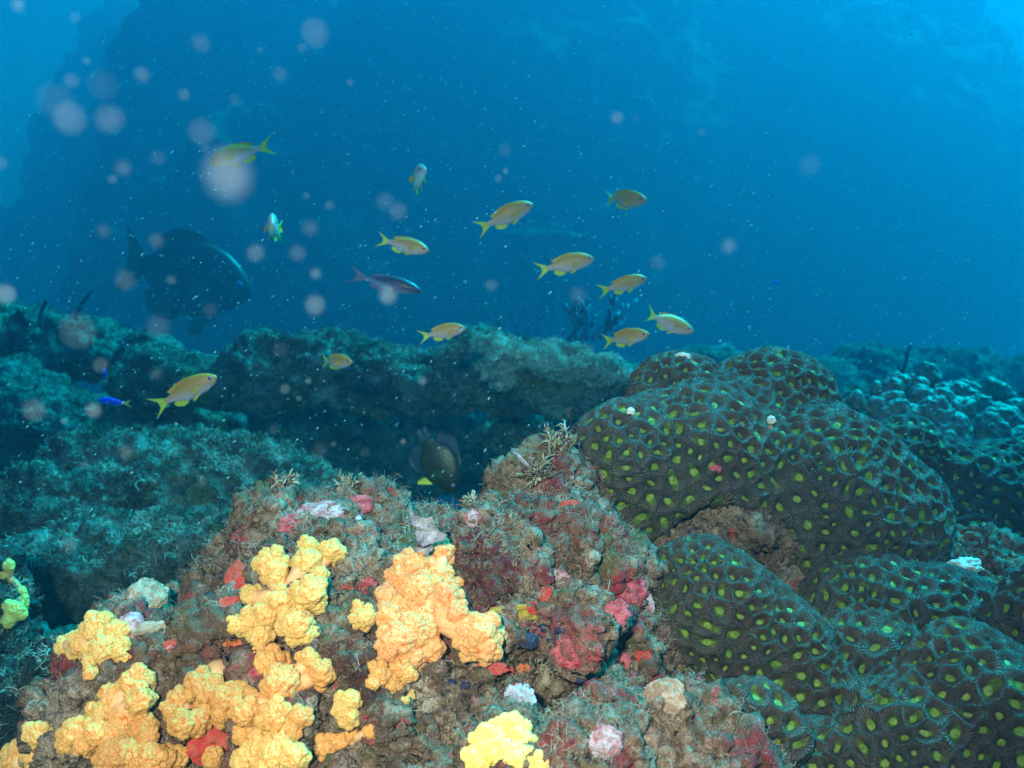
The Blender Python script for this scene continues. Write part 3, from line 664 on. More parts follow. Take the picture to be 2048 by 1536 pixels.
px_, py_, d_ = project(RV); toc = (CAM-RV)/np.linalg.norm(CAM-RV, axis=1, keepdims=True); facing = (RN*toc).sum(1)
patch = fbm(RV/.035, 3, 77); up_f = RN[:,2]
wt = np.clip(.15 + .9*sstep(.0, .7, up_f) + .7*patch, 0, 1.6)*(facing > -.35)*(px_ > -60)*(px_ < 1750)*(py_ < 1600)
wt[(px_ < 1000) & (py_ > 1150)] *= .4
wt[(px_ > 1000) & (py_ > 1330)] *= 1.6
wt[py_ < 1090] *= 1.8
pr = wt/wt.sum()
top = wt*sstep(.15, .75, up_f + .5*patch)
idx = rng.choice(len(RV), 12000, p=top/top.sum())
a1 = strands(RV, RN, idx, 5, .0038, .00016, 5, 1.8, (.25, .74))
w2 = (.12+sstep(.0, .45, fbm(RV/.018, 3, 91)))*(facing > -.2)*(px_ > -60)*(px_ < 1750)*(py_ < 1600)
idx = rng.choice(len(RV), 12000, p=w2/w2.sum())
a2 = strands(RV, RN, idx, 3, .0019, .00026, 6, 2.2, (0, .5))
w3 = top*(patch > .12); idx = rng.choice(len(RV), 1200, p=w3/w3.sum())
a3 = strands(RV, RN, idx, 9, .0062, .00018, 9, 1.8, (.3, 1))
Vt = np.concatenate([a1[0], a2[0], a3[0]]); Qt = np.concatenate([a1[1], a2[1]+len(a1[0]), a3[1]+len(a1[0])+len(a2[0])]); Tt = np.concatenate([a1[2], a2[2], a3[2]])
tag(mk('turf_algae', Vt, Qt, M['turf'], None, False, {'tint': Tt}), 'short curly grey green and brown algae covering the front rock', 'algae', None, 'stuff')
parts = []
for (V_, N_, n_) in ((LV, LN, 20000), (SV, SN, 18000), (AV, AN, 9000), (GV, GN, 600), (HV, HN, 16000), (FV, FN, 8000)):
    wv = np.clip(-.35+1.2*N_[:,2] + .8*fbm(V_/.10, 2, 5), 0.004, 2); idx = rng.choice(len(V_), n_, p=wv/wv.sum())
    parts.append(strands(V_, N_, idx, 4, .0050, .0009, 8, 2.0, (.55, .97) if n_ == 9000 else (0, .78)))
o_ = 0; vv = []; qq = []; tt_ = []
for a in parts: vv.append(a[0]); qq.append(a[1]+o_); tt_.append(a[2]); o_ += len(a[0])
tag(mk('rock_turf', np.concatenate(vv), np.concatenate(qq), M['midturf'], None, False, {'tint': np.concatenate(tt_)}), 'fuzzy green algae on the middle distance rocks', 'algae', None, 'stuff')

# ================================================================== white torn sponge, shells, algae bunch
def sheet(name, pts, d, mat, label, cat, thick=.0015, bulge=.004, tree=None):
    """a solid, slightly cupped flap whose rim follows pts (frame pixels) at depth d"""
    c = np.mean(pts, axis=0); rings = 10; n = len(pts); V = []
    rim = np.array(pts, float)
    fine = []
    for i in range(n):
        for k in range(6): fine.append(rim[i]*(1-k/6)+rim[(i+1) % n]*k/6)
    fine = np.array(fine); m = len(fine)
    for side in (0, 1):
        for r in range(rings+1):
            t = r/rings
            for q in fine:
                x = c + (q-c)*t; dd = d + bulge*(1-t*t) + .002*math.sin(x[0]*.13+x[1]*.09)
                V.append(P(x[0], x[1], dd + (thick if side else 0)*(1-t**6)))
    F = []
    for side in (0, 1):
        o = side*(rings+1)*m
        for r in range(rings):
            for k in range(m):
                q = [o+r*m+k, o+r*m+(k+1) % m, o+(r+1)*m+(k+1) % m, o+(r+1)*m+k]; F.append(q if side else q[::-1])
    a = rings*m; b = a+(rings+1)*m
    for k in range(m): F.append([a+k, a+(k+1) % m, b+(k+1) % m, b+k])
    return tag(mk(name, np.array(V), np.array(F), mat, None, True), label, cat)
def c8(x, y): return (380+x*.2832, 940+y*.2832)
hw = hit(850, 1085) or (None, None, .64)
sheet('sponge', [c8(*q) for q in [(1543,268),(1585,318),(1660,338),(1712,325),(1735,395),(1765,430),(1818,455),(1800,500),(1740,510),(1680,530),(1640,545),(1600,500),(1590,430),(1625,420),(1560,385),(1552,330)]], hw[2]-.035, M['lilac'], 'torn white sponge flap standing behind the largest peach coral', 'sponge')
sheet('sponge', [c8(*q) for q in [(1570,535),(1640,545),(1700,500),(1720,560),(1660,610),(1590,600)]], hw[2]-.030, M['lilac'], 'small pale grey sponge scrap below the torn white flap', 'sponge')
bt = BVHTree.FromObject(up, deps) if False else BVHTree.FromObject(up, bpy.context.evaluated_depsgraph_get())
lump('barnacle', 1262,823,9,9, M['shell'], 'tiny white barnacle on the left slope of the largest brain coral', 'barnacle', .9, .3, tree=bt, sub=3)
lump('barnacle', 1541,840,11,9, M['shell'], 'white barnacle in the saddle of the largest brain coral', 'barnacle', .9, .4, tree=bt, sub=3)
lump('tube_worm', 1540,857,7,8, M['red'], 'tiny orange red tube worm beneath the saddle barnacle', 'worm', .9, .3, tree=bt, sub=3)
lump('shell', 1365,712,16,7, M['shell'], 'pale chipped crust on the top left peak of the largest brain coral', 'shell', .8, .5, tree=bt, sub=4)
lump('shrimp', 1430,938,13,8, M['crimson'], 'tiny dark red shrimp on the face of the largest brain coral', 'shrimp', .8, .5, tree=bt, sub=3)
V, F = ICO[4]; q = V*(1+.35*fbm(V*2.2, 3, 3))[:,None]*np.array([.0125, .008, .006])
o = mk('shell', q, F, M['shell'], None, True); o.location = Vector(P(1930, 1132, .74)); tag(o, 'white broken shell wedged between the right hand brain corals', 'shell')

def algae_bunch(name, px, py, d, n, length, label, seed, mat):
    g = np.random.default_rng(seed); ac = Acc(); base = P(px, py, d)
    for i in range(n):
        dirn = np.array([g.normal()*.8-.35, g.normal()*.4-.2, abs(g.normal())*.8+.25]); dirn /= np.linalg.norm(dirn); L = length*g.uniform(.4, 1.1)
        pts = [g.normal(size=3)*length*.15]
        for k in range(7): dirn = dirn+g.normal(size=3)*.28; dirn /= np.linalg.norm(dirn); pts.append(pts[-1]+dirn*L/7)
        v, f, t = tube(pts, np.linspace(.0009, .0004, 8)*g.uniform(.7, 1.6), 5); ac.add(v, f, t, g.random())
        for b in range(3):
            s = np.array(pts[2+b]); dd = dirn+g.normal(size=3)*.8; dd /= np.linalg.norm(dd)
            v, f, t = tube([s, s+dd*L*.15, s+dd*L*.3+g.normal(size=3)*L*.08], [.0007, .0006, .0003], 4); ac.add(v, f, t, g.random())
    o = ac.build(name, mat, None, True, 'tint'); o.location = Vector(base); return tag(o, label, 'algae')
algae_bunch('algae', 1120, 895, .715, 60, .022, 'curly pale algae bunch at the left foot of the largest brain coral', 3, M['turf'])
algae_bunch('algae', 1080, 950, .70, 50, .018, 'rusty pink algae bunch on the rock below the curly pale one', 4, M['turf'])
algae_bunch('algae', 940, 1015, .655, 30, .012, 'wispy grey algae at the top edge of rock beside the dark hollow', 5, M['turf'])
algae_bunch('algae', 700, 975, .69, 40, .014, 'feathery teal algae on the crest behind the lilac crust', 6, M['turf'])
algae_bunch('algae', 575, 970, .69, 40, .014, 'feathery teal algae at the left end of the crest', 7, M['turf'])
v, f, t = tube([P(1022,903,.70), P(1034,908,.69), P(1046,922,.69), P(1056,934,.695), P(1070,945,.70)], [.0006, .0012, .0015, .0016, .001], 6)
tag(mk('worm', v, [f, t], M['pink']), 'pale pink worm like strand curling from the rock below the algae bunch', 'worm')
v, f, t = tube([P(1140,855,.72), P(1143,840,.718), P(1139,826,.716), P(1144,812,.715)], [.0006, .0005, .0005, .0007], 5)
tag(mk('algae_strand', v, [f, t], M['turf']), 'single thin strand standing up at the left shoulder of the largest brain coral', 'algae')

# ---- leather coral with fingers, far sponges and whips
ht = BVHTree.FromPolygons([Vector(v) for v in HV], [tuple(q) for q in HQ.tolist()])
fb = []
g = np.random.default_rng(12)
for px in np.linspace(1750, 2070, 20):
    for k in range(4):
        x = px+g.normal()*14; y = 905-24*k-28*math.exp(-((px-1860)/60)**2)+ (px-1900)*.10+g.normal()*8
        d = 1.32+.08*k; tip = P(x+g.normal()*12-4, y-36-g.random()*26, d); fb.append((tip, np.array([.010, .010, .014])*g.uniform(.7, 1.1))); fb.append((P(x, y+10, d), np.array([.016, .018, .02])))
rv, rq = nets(fb, .005, .016, sub=1)
N_ = vnormals(rv, rq); rv = rv+N_*(.005*fbm(rv/.022, 4, 5)+.0022*ridged(rv/.009, 2, 8))[:,None]
tag(mk('leather_coral', rv, rq, M['leather']), 'pale lobed leather coral behind the small round brain coral knob', 'coral')
def whip(px0, py0, px1, py1, d, r, label, sway=.02, seed=0):
    g = np.random.default_rng(seed); a, b = P(px0, py0, d), P(px1, py1, d); tt = np.linspace(0, 1, 12)[:,None]
    line = a*(1-tt)+b*tt + np.stack([sway*np.sin(tt[:,0]*4+seed), 0*tt[:,0], 0*tt[:,0]], 1)
    v, f, t = tube(line, r*np.linspace(1, .5, 12), 6); o = mk('sea_whip', v-a, [f, t], M['whip']); o.location = Vector(a); return tag(o, label, 'sea whip', 'dark sea whips')
whip(1800,745,1825,690,1.9,.004, 'short dark sea whip on the hazy boulders at right', .004, 1)
whip(75,655,95,600,2.3,.008, 'thick dark sea whip on the left rock ridge, nearer the edge', .004, 2)
whip(150,640,182,580,2.4,.006, 'dark slanting sea whip on the left rock ridge, farther from the edge', .004, 3)
whip(1050,600,1045,385,8.0,.011, 'tall dark sea whip crossing the faint pale shelf, left one of two', .02, 4)
whip(1092,600,1090,390,8.0,.011, 'tall dark sea whip crossing the faint pale shelf, right one of two', .02, 5)
ac = Acc(); g = np.random.default_rng(31); root = P(1070, 735, 7.0)
def branch(p, d, L, r, lev):
    pts = [p]
    for k in range(6): d = d+g.normal(size=3)*.13; d /= np.linalg.norm(d); pts.append(pts[-1]+d*L/6)
    v, f, t = tube(pts, np.linspace(r, r*.5, 7), 5); ac.add(v, f, t)
    if lev:
        for k in (2, 3, 4, 5, 6): branch(pts[k], d*.8+np.array([g.normal()*.55, g.normal()*.4, .4]), L*.6, r*.55, lev-1)
for a in (-.5, -.2, .1, .35): branch(root+np.array([a*.2, 0, 0]), np.array([a, .1, 1.0]), .50, .010, 2)
tag(ac.build('black_coral', M['whip']), 'dark bushy black coral rising behind the rock shelf', 'coral')
ac = Acc()
for k in range(11):
    x = 1140+k*9+g.normal()*4; y = 690-g.random()*12-k*1.5; d = 2.5+g.normal()*.03; p = P(x, y, d); dr = np.array([.45+g.normal()*.25, g.normal()*.2, .9]); L = .075+.045*g.random(); pts = [p]
    for q in range(7): dr = dr+g.normal(size=3)*.16; dr /= np.linalg.norm(dr); pts.append(pts[-1]+dr*L/7)
    v, f, t = tube(pts, .0055*(1+.25*np.sin(np.arange(8)*2.1+k))*np.linspace(1, .75, 8), 7); ac.add(v, f, t)
    for q in (3, 5):
        d2 = dr+np.array([g.normal()*.7, g.normal()*.3, .3]); d2 /= np.linalg.norm(d2); pp = [pts[q]+d2*L*.12*z for z in range(5)]
        v, f, t = tube(pp, .0045*np.array([1, 1.1, .9, 1.1, .7]), 7); ac.add(v, f, t)
tag(ac.build('sponge', M['bluefan']), 'blue grey branching sponge behind the lowest fish pair', 'sponge')

# ================================================================== fish
def mat_fish(name, back, mid, belly, zr=1.0, spot=None):
    m = NT(name, 0.38, 0.5); p = m.attr('fp', True); s = m.sep(p)
    n = m.noise(p, 24, 3); z = m.math('ADD', m.math('ADD', s[2], m.math('MULTIPLY', s[0], 0.10)), m.math('MULTIPLY', m.math('SUBTRACT', n, 0.5), 0.03))
    c = m.ramp(m.remap(z, -0.13*zr, 0.15*zr), [(0.12, belly), (0.5, mid), (0.88, back)])
    sc = m.voro(p, 46)
    c = m.mix(m.remap(sc, 0.2, 0.55, 0, 0.22), c, tuple(x*.5 for x in mid))
    m.col(c); m.bump(sc, 0.0004, .6)
    return m.m
M['anthias'] = mat_fish('orange_fish_skin', (0.90, 0.30, 0.02), (0.90, 0.36, 0.17), (0.95, 0.52, 0.60))
M['silver'] = mat_fish('silvery_fish_skin', (0.62, 0.36, 0.28), (0.80, 0.66, 0.62), (0.85, 0.92, 0.95))  # pale skin; cyan ambient light of the water is painted into the belly
M['male'] = mat_fish('purple_fish_skin', (0.07, 0.03, 0.05), (0.14, 0.06, 0.14), (0.50, 0.42, 0.72))
M['angel'] = mat_fish('angelfish_skin', (0.016, 0.020, 0.008), (0.018, 0.020, 0.006), (0.03, 0.028, 0.006), 2.0)
M['bigfish'] = mat_fish('grey_fish_skin', (0.010, 0.013, 0.011), (0.012, 0.015, 0.013), (0.015, 0.018, 0.015), 1.6)
M['damsel'] = mat_fish('blue_fish_skin', (0.01, 0.03, 0.75), (0.01, 0.04, 0.85), (0.02, 0.05, 0.70))
def mat_fin(name, c1, c2):
    m = NT(name, 0.4, 0.4); s = m.sep(m.attr('fp', True))
    st = m.math('SINE', m.math('MULTIPLY', m.math('ADD', s[2], m.math('MULTIPLY', s[0], .3)), 260.0))
    m.col(m.mix(m.remap(st, -1, 1), c1, c2))
    return m.m
M['yfin'] = mat_fin('yellow_fin', (0.62, 0.55, 0.03), (0.80, 0.72, 0.05))
M['ofin'] = mat_fin('orange_fin', (0.80, 0.32, 0.02), (0.85, 0.45, 0.04))
M['mfin'] = mat_fin('purple_fin', (0.20, 0.08, 0.16), (0.34, 0.20, 0.36))
M['dfin'] = mat_fin('dark_fin', (0.035, 0.04, 0.02), (0.07, 0.08, 0.03))
M['bluerim'] = mat_fin('blue_fin_edge', (0.03, 0.18, 0.50), (0.04, 0.26, 0.60))
M['angelfin'] = mat_fin('dark_blue_fin', (0.012, 0.03, 0.06), (0.02, 0.05, 0.09))
M['iris'] = mat_plain('eye_iris', (0.30, 0.12, 0.40), (0.40, 0.22, 0.45), 200, .25, 0)
M['pupil'] = mat_plain('eye_pupil', (0.01, 0.01, 0.03), (0.012, 0.012, 0.04), 200, .12, 0)

def fish_parts(prof, width, tail, dorsal, anal, pelvic, pectoral, eye, bend=0.0):
    """unit-length fish, nose at +x. Returns list of (name, V, F, key)"""
    def bendf(V):
        V = np.array(V, float)
        if abs(bend) < 1e-6: return V
        x = V[:,0]; k = bend; th = k*x; y = V[:,1]
        return np.stack([np.sin(th)/k - y*np.sin(th), (1-np.cos(th))/k + y*np.cos(th), V[:,2]], 1)
    out = []
    xs = np.array([p[0] for p in prof]); tp = np.array([p[1] for p in prof]); bt_ = np.array([p[2] for p in prof]); wd = np.array(width)
    n = 44; u = np.linspace(0, 1, n); xx = xs[0]+(xs[-1]-xs[0])*(1-(1-u)**1.0)
    from_nose = np.linspace(0, 1, n)**1.25; xx = xs[0] + (xs[-1]-xs[0])*from_nose
    def sm(xq, xk, yk):  # monotone smooth interpolation through sorted knots
        o = np.argsort(xk); y = np.interp(xq, xk[o], yk[o])
        kk = np.array([.25, .5, .25])
        for _ in range(4): yy = y.copy(); y[1:-1] = .25*yy[:-2]+.5*yy[1:-1]+.25*yy[2:]
        return y
    T, Bm, Wd = sm(xx, xs, tp), sm(xx, xs, bt_), sm(xx, xs, wd)
    seg = 24; V = []
    for i in range(n):
        cz = (T[i]+Bm[i])/2; hz = max((T[i]-Bm[i])/2, .002); hw = max(Wd[i], .0015)
        for s in range(seg):
            a = 2*math.pi*s/seg; c, s_ = math.cos(a), math.sin(a)
            V.append([xx[i], hw*np.sign(c)*abs(c)**1.15, cz+hz*s_])
    F = [[i*seg+s, (i+1)*seg+s, (i+1)*seg+(s+1) % seg, i*seg+(s+1) % seg] for i in range(n-1) for s in range(seg)]
    V.append([xx[0]+.004, 0, (T[0]+Bm[0])/2]); V.append([xx[-1], 0, (T[-1]+Bm[-1])/2])
    Tt = [[len(V)-2, s, (s+1) % seg] for s in range(seg)] + [[len(V)-1, (n-1)*seg+(s+1) % seg, (n-1)*seg+s] for s in range(seg)]
    V = np.array(V); out.append(('body', V, [np.array(F), np.array(Tt)], 'body'))
    def fin(nm, root, rim, key, th=.006, y0=0.0, splay=0.0):
        """root and rim: matching polylines in x,z; a thin solid fin between them"""
        root, rim = np.array(root, float), np.array(rim, float); m = 16; uu = np.linspace(0, 1, m)
        def rs(p): s = np.linspace(0, 1, len(p)); return np.stack([np.interp(uu, s, p[:,k]) for k in (0, 1)], 1)
        a, b = rs(root), rs(rim); rows = 5; V = []
        for side in (1, -1):
            for r in range(rows):
                t = r/(rows-1)
                for k in range(m):
                    q = a[k]*(1-t)+b[k]*t; wv = .004*math.sin(k*.9)*t
                    V.append([q[0], y0+splay*t+wv+side*th*(1-.85*t)/2, q[1]])
        F = []
        for side in (0, 1):
            o = side*rows*m
            for r in range(rows-1):
                for k in range(m-1):
                    q = [o+r*m+k, o+r*m+k+1, o+(r+1)*m+k+1, o+(r+1)*m+k]; F.append(q if side else q[::-1])
        o = rows*m
        for k in range(m-1): F.append([(rows-1)*m+k, (rows-1)*m+k+1, o+(rows-1)*m+k+1, o+(rows-1)*m+k])
        for r in range(rows-1):
            F.append([r*m, (r+1)*m, o+(r+1)*m, o+r*m]); F.append([(r+1)*m+m-1, r*m+m-1, o+r*m+m-1, o+(r+1)*m+m-1])
        out.append((nm, np.array(V), [np.array(F)], key))
    fin('tail_fin', tail[0], tail[1], 'tail', .010)
    fin('dorsal_fin', dorsal[0], dorsal[1], 'dorsal', .012)
    fin('anal_fin', anal[0], anal[1], 'anal', .010)
    for s in (-1, 1): fin('pelvic_fin', pelvic[0], pelvic[1], 'pelvic', .008, s*.03, s*.03)
    for s in (-1, 1): fin('pectoral_fin', pectoral[0], pectoral[1], 'pect', .006, s*pectoral[2], s*.05)
    ex, ey, ez, er = eye; iv, if_ = ICO[3]
    for s in (-1, 1):
        out.append(('eye', iv*er*np.array([1, .5, 1])+np.array([ex, s*ey, ez]), [if_], 'eye'))
        out.append(('pupil', iv*er*.55*np.array([1, .5, 1])+np.array([ex+.002, s*(ey+er*.30), ez]), [if_], 'pupil'))
    return [(nm, bendf(V), F, key, np.array(V)) for nm, V, F, key in out]
ANTH = dict(
  prof=[(.50,.000,-.012),(.475,.038,-.048),(.43,.078,-.082),(.36,.120,-.110),(.26,.155,-.134),(.14,.170,-.146),(.02,.160,-.142),(-.10,.122,-.110),(-.20,.070,-.062),(-.27,.045,-.040),(-.33,.042,-.040)],
  width=[.008,.03,.045,.062,.072,.072,.062,.045,.026,.014,.010],
  tail=([(-.31,.042),(-.33,.015),(-.33,-.015),(-.31,-.040)], [(-.56,.165),(-.43,.045),(-.43,-.045),(-.56,-.165)]),
  dorsal=([(.27,.125),(.10,.140),(-.08,.108),(-.20,.062)], [(.23,.150),(.10,.185),(-.08,.165),(-.245,.115)]),
  anal=([(.0,-.118),(-.06,-.108),(-.13,-.085),(-.19,-.060)], [(-.05,-.165),(-.12,-.175),(-.20,-.145),(-.235,-.09)]),
  pelvic=([(.20,-.110),(.17,-.114),(.14,-.118)], [(.10,-.165),(.06,-.180),(.05,-.150)]),
  pectoral=([(.24,-.005),(.23,-.03),(.22,-.055)], [(.12,.005),(.09,-.04),(.12,-.085)], .066),
  eye=(.405, .046, .018, .030))
def make_fish(kind, mats, bend, name, label, group, eye=True):
    e = empty(name, (0, 0, 0), label, 'fish', group)
    parts = fish_parts(bend=bend, **kind); lasteye = None
    for nm, V, F, key, raw in parts:
        o = mk(nm, V, F, M[mats[key]], lasteye if nm == 'pupil' else e, True, {'fp': raw})
        if nm == 'eye': lasteye = o
    return e
def dup(root, label, group=None):
    r = root.copy(); COL.objects.link(r); r['label'] = label
    if group: r['group'] = group
    for ch in list(root.children):
        c = ch.copy(); COL.objects.link(c); c.parent = r
        for g_ in list(ch.children): d = g_.copy(); COL.objects.link(d); d.parent = c
    return r
def pose(e, head, tail, d, L, toward=0, roll=0.0):
    """head/tail frame pixels -> place a fish of length L, nose at head; toward=+1 head nearer the camera, -1 farther"""
    h, t = np.array(head, float), np.array(tail, float); lp = np.linalg.norm(h-t)*d/FPX
    s = toward*math.sqrt(max(L*L-lp*lp, 0)) if toward else 0
    H, T = P(*head, d-s/2), P(*tail, d+s/2)
    x = Vector(H-T).normalized(); z = Vector((0, 0, 1)); z = (z-x*x.dot(z)).normalized(); y = z.cross(x)
    if not toward: L = np.linalg.norm(H-T)
    m = Matrix((x, y, z)).transposed().to_4x4() @ Matrix.Rotation(roll, 4, 'X')
    e.matrix_world = Matrix.Translation(Vector((H*.53+T*.47))) @ m @ Matrix.Scale(L/1.06, 4)
AM = dict(body='anthias', tail='yfin', dorsal='ofin', anal='yfin', pelvic='yfin', pect='ofin', eye='iris', pupil='pupil')
GR = 'yellow tailed orange fish hovering over the reef'
F_ = [ # head, tail, depth, length, toward, bend, roll, label
 ((418,326),(550,288),1.20,.086,0,0.0,.1,'topmost fish, facing left, pinkish with yellow tail raised to the right'),
 ((1066,407),(950,462),1.20,.086,0,0.25,.2,'long orange fish climbing toward upper right over the faint pale shelf'),
 ((1287,400),(1206,398),1.25,.078,1,0.5,.25,'humped fish turning toward the camera, highest on the right'),
 ((858,502),(752,478),1.22,.078,0,-0.35,-.12,'orange fish swimming right just above the dark purple fish'),
 ((1188,516),(1068,543),1.22,.080,0,0.0,.05,'orange fish swimming right in the very middle of the shoal'),
 ((1294,556),(1194,585),1.30,.074,0,0.25,.25,'upper fish of the small pair facing right near the blue grey sponge'),
 ((1384,664),(1280,624),1.25,.078,-1,-0.9,-.1,'fish diving away to the right with its head turned from the camera'),
 ((1294,668),(1203,684),1.28,.072,1,0.35,.1,'orange fish facing right just above the left peak of the largest brain coral'),
 ((931,655),(835,675),1.25,.070,0,-0.35,.05,'orange fish right above the crest of the rock shelf'),
 ((704,724),(636,722),1.35,.068,1,0.4,.0,'small plump orange fish in front of the dark face of the rock shelf'),
 ((433,752),(302,818),1.20,.090,0,0.0,.1,'lowest fish at left, olive orange, climbing to the right'),
 ((840,338),(826,386),1.15,.088,1,0.6,.0,'small fish seen almost head on with its tail hanging, high in the middle'),
 ((538,446),(558,464),1.10,.092,1,0.3,.0,'small fish coming straight at the camera, left of the shoal'),
]
protos = {}
for hd, tl, d, L, tw, bd, rl, lab in F_:
    if bd in protos: e = dup(protos[bd], lab, GR)
    else: e = protos[bd] = make_fish(ANTH, dict(AM, body='silver') if bd in (.6, .3) else AM, bd, 'reef_fish', lab, GR)
    pose(e, hd, tl, d, L, tw, rl)
MALE = dict(ANTH); MALE['prof'] = [(x, a*.72, b*.72) for x, a, b in ANTH['prof']]; MALE['eye'] = (.42, .038, .012, .020)
MALE['dorsal'] = ([(.27,.09),(.10,.10),(-.08,.078),(-.20,.045)], [(.23,.11),(.10,.125),(-.08,.105),(-.245,.07)])
MALE['anal'] = ([(.0,-.085),(-.06,-.078),(-.13,-.06),(-.19,-.043)], [(-.05,-.115),(-.12,-.12),(-.20,-.10),(-.235,-.06)])
MALE['pelvic'] = ([(.20,-.08),(.17,-.083),(.14,-.086)], [(.10,-.115),(.06,-.125),(.05,-.105)])
MALE['tail'] = ([(-.31,.030),(-.33,.012),(-.33,-.012),(-.31,-.030)], [(-.56,.15),(-.45,.05),(-.45,-.05),(-.58,-.12)])
e = make_fish(MALE, dict(AM, body='male', tail='mfin', dorsal='mfin', anal='mfin', pelvic='mfin', pect='mfin'), 0.0, 'reef_fish', 'slender dark purple fish with lilac belly and forked tail', None)
pose(e, (843,582), (695,548), 1.35, .1)
ANG = dict(
  prof=[(.50,.02,-.02),(.46,.08,-.07),(.38,.17,-.14),(.26,.25,-.22),(.10,.29,-.27),(-.08,.28,-.26),(-.20,.20,-.19),(-.28,.10,-.09),(-.34,.07,-.06)],
  width=[.012,.04,.06,.075,.08,.07,.045,.022,.014],
  tail=([(-.32,.07),(-.34,.02),(-.34,-.02),(-.32,-.06)], [(-.54,.11),(-.55,.04),(-.55,-.04),(-.54,-.10)]),
  dorsal=([(.22,.26),(.05,.29),(-.12,.26),(-.27,.10)], [(.18,.30),(.02,.36),(-.20,.42),(-.40,.22)]),
  anal=([(.05,-.27),(-.05,-.265),(-.15,-.225),(-.27,-.09)], [(.0,-.33),(-.10,-.37),(-.25,-.36),(-.38,-.16)]),
  pelvic=([(.26,-.21),(.23,-.225),(.20,-.24)], [(.16,-.40),(.12,-.38),(.12,-.30)]),
  pectoral=([(.24,.0),(.23,-.04),(.22,-.08)], [(.10,.03),(.07,-.05),(.10,-.12)], .078),
  eye=(.40, .055, .05, .028))
e = make_fish(ANG, dict(body='angel', tail='angelfin', dorsal='angelfin', anal='angelfin', pelvic='yfin', pect='dfin', eye='iris', pupil='pupil'), 0.0, 'angelfish', 'dark olive angelfish nosing down in the shadow under the shelf', None)
pose(e, (908,985), (838,852), 1.2, .10)
BIG = dict(ANG); BIG['tail'] = ([(-.30,.07),(-.32,.02),(-.32,-.02),(-.30,-.06)], [(-.52,.27),(-.45,.07),(-.45,-.09),(-.50,-.27)])
BIG['dorsal'] = ([(.22,.24),(.05,.28),(-.12,.25),(-.24,.12)], [(.18,.27),(.0,.34),(-.16,.33),(-.30,.22)]); BIG['anal'] = ([(.02,-.26),(-.05,-.255),(-.15,-.21),(-.22,-.12)], [(-.02,-.33),(-.10,-.36),(-.22,-.32),(-.28,-.18)])
e = make_fish(BIG, dict(body='bigfish', tail='dfin', dorsal='dfin', anal='dfin', pelvic='dfin', pect='dfin', eye='iris', pupil='pupil'), 0.0, 'grouper', 'huge faint dark fish at left, barely showing through the blue water', None)
pose(e, (505,590), (225,515), 5.0, .42)
e = make_fish(MALE, dict(AM, body='damsel', tail='yfin', dorsal='bluerim', anal='bluerim', pelvic='bluerim', pect='bluerim'), 0.0, 'damselfish', 'vivid blue damselfish with yellow tail at left in the dark gap', 'blue damselfish')
pose(e, (196,800), (264,808), 1.6, .055)
e2 = dup(e, 'tiny vivid blue damselfish far off in open water at right', 'blue damselfish'); pose(e2, (1560,566), (1536,564), 2.2, .028)
e2 = dup(e, 'tiny teal damselfish upright in the gap above the vivid blue one', 'blue damselfish'); pose(e2, (207,735), (213,766), 1.9, .032)

# ================================================================== particles in the water
def mat_speck(name, col, alpha, noise=0):
    m = bpy.data.materials.new(name); m.use_nodes = True; t = m.node_tree; t.nodes.clear()
    o = t.nodes.new('ShaderNodeOutputMaterial'); mx = t.nodes.new('ShaderNodeMixShader'); tr = t.nodes.new('ShaderNodeBsdfTransparent')
    d = t.nodes.new('ShaderNodeBsdfDiffuse'); d.inputs[0].default_value = (*col, 1)
    oi = t.nodes.new('ShaderNodeObjectInfo'); mm = t.nodes.new('ShaderNodeMath'); mm.operation = 'MULTIPLY'; mm.inputs[1].default_value = alpha
    sp = t.nodes.new('ShaderNodeSeparateColor'); t.links.new(oi.outputs['Color'], sp.inputs[0]); t.links.new(sp.outputs[0], mm.inputs[0])
    nz = t.nodes.new('ShaderNodeTexNoise'); nz.inputs['Scale'].default_value = 6; nz.inputs['Detail'].default_value = 3
    tc = t.nodes.new('ShaderNodeTexCoord'); t.links.new(tc.outputs['Object'], nz.inputs['Vector'])
    m3 = t.nodes.new('ShaderNodeMath'); m3.operation = 'MULTIPLY'; m4 = t.nodes.new('ShaderNodeMapRange'); m4.inputs[1].default_value = .3; m4.inputs[2].default_value = .7; m4.inputs[3].default_value = .55; m4.inputs[4].default_value = 1.3
    t.links.new(nz.outputs['Fac'], m4.inputs[0]); t.links.new(mm.outputs[0], m3.inputs[0]); t.links.new(m4.outputs[0], m3.inputs[1])
    t.links.new(m3.outputs[0], mx.inputs[0]); t.links.new(tr.outputs[0], mx.inputs[1]); t.links.new(d.outputs[0], mx.inputs[2]); t.links.new(mx.outputs[0], o.inputs[0])
    return m
M['speck'] = mat_speck('clear_plankton', (0.30, 0.48, 0.54), 0.017)
def mat_snow():
    m = bpy.data.materials.new('marine_snow'); m.use_nodes = True; t = m.node_tree; t.nodes.clear()
    o = t.nodes.new('ShaderNodeOutputMaterial'); mx = t.nodes.new('ShaderNodeMixShader'); mx.inputs[0].default_value = .65
    d = t.nodes.new('ShaderNodeBsdfDiffuse'); d.inputs[0].default_value = (.24, .33, .34, 1); tl = t.nodes.new('ShaderNodeBsdfTranslucent'); tl.inputs[0].default_value = (.85, .9, .9, 1)
    t.links.new(d.outputs[0], mx.inputs[1]); t.links.new(tl.outputs[0], mx.inputs[2]); t.links.new(mx.outputs[0], o.inputs[0]); return m
M['snow'] = mat_snow()
iv, if_ = ICO[3]
sv = iv*(1+.05*fbm(iv*1.5, 2, 9))[:,None]
spm = mk('drifting_plankton', sv, if_, M['speck'], None, True); spmesh = spm.data; bpy.data.objects.remove(spm)
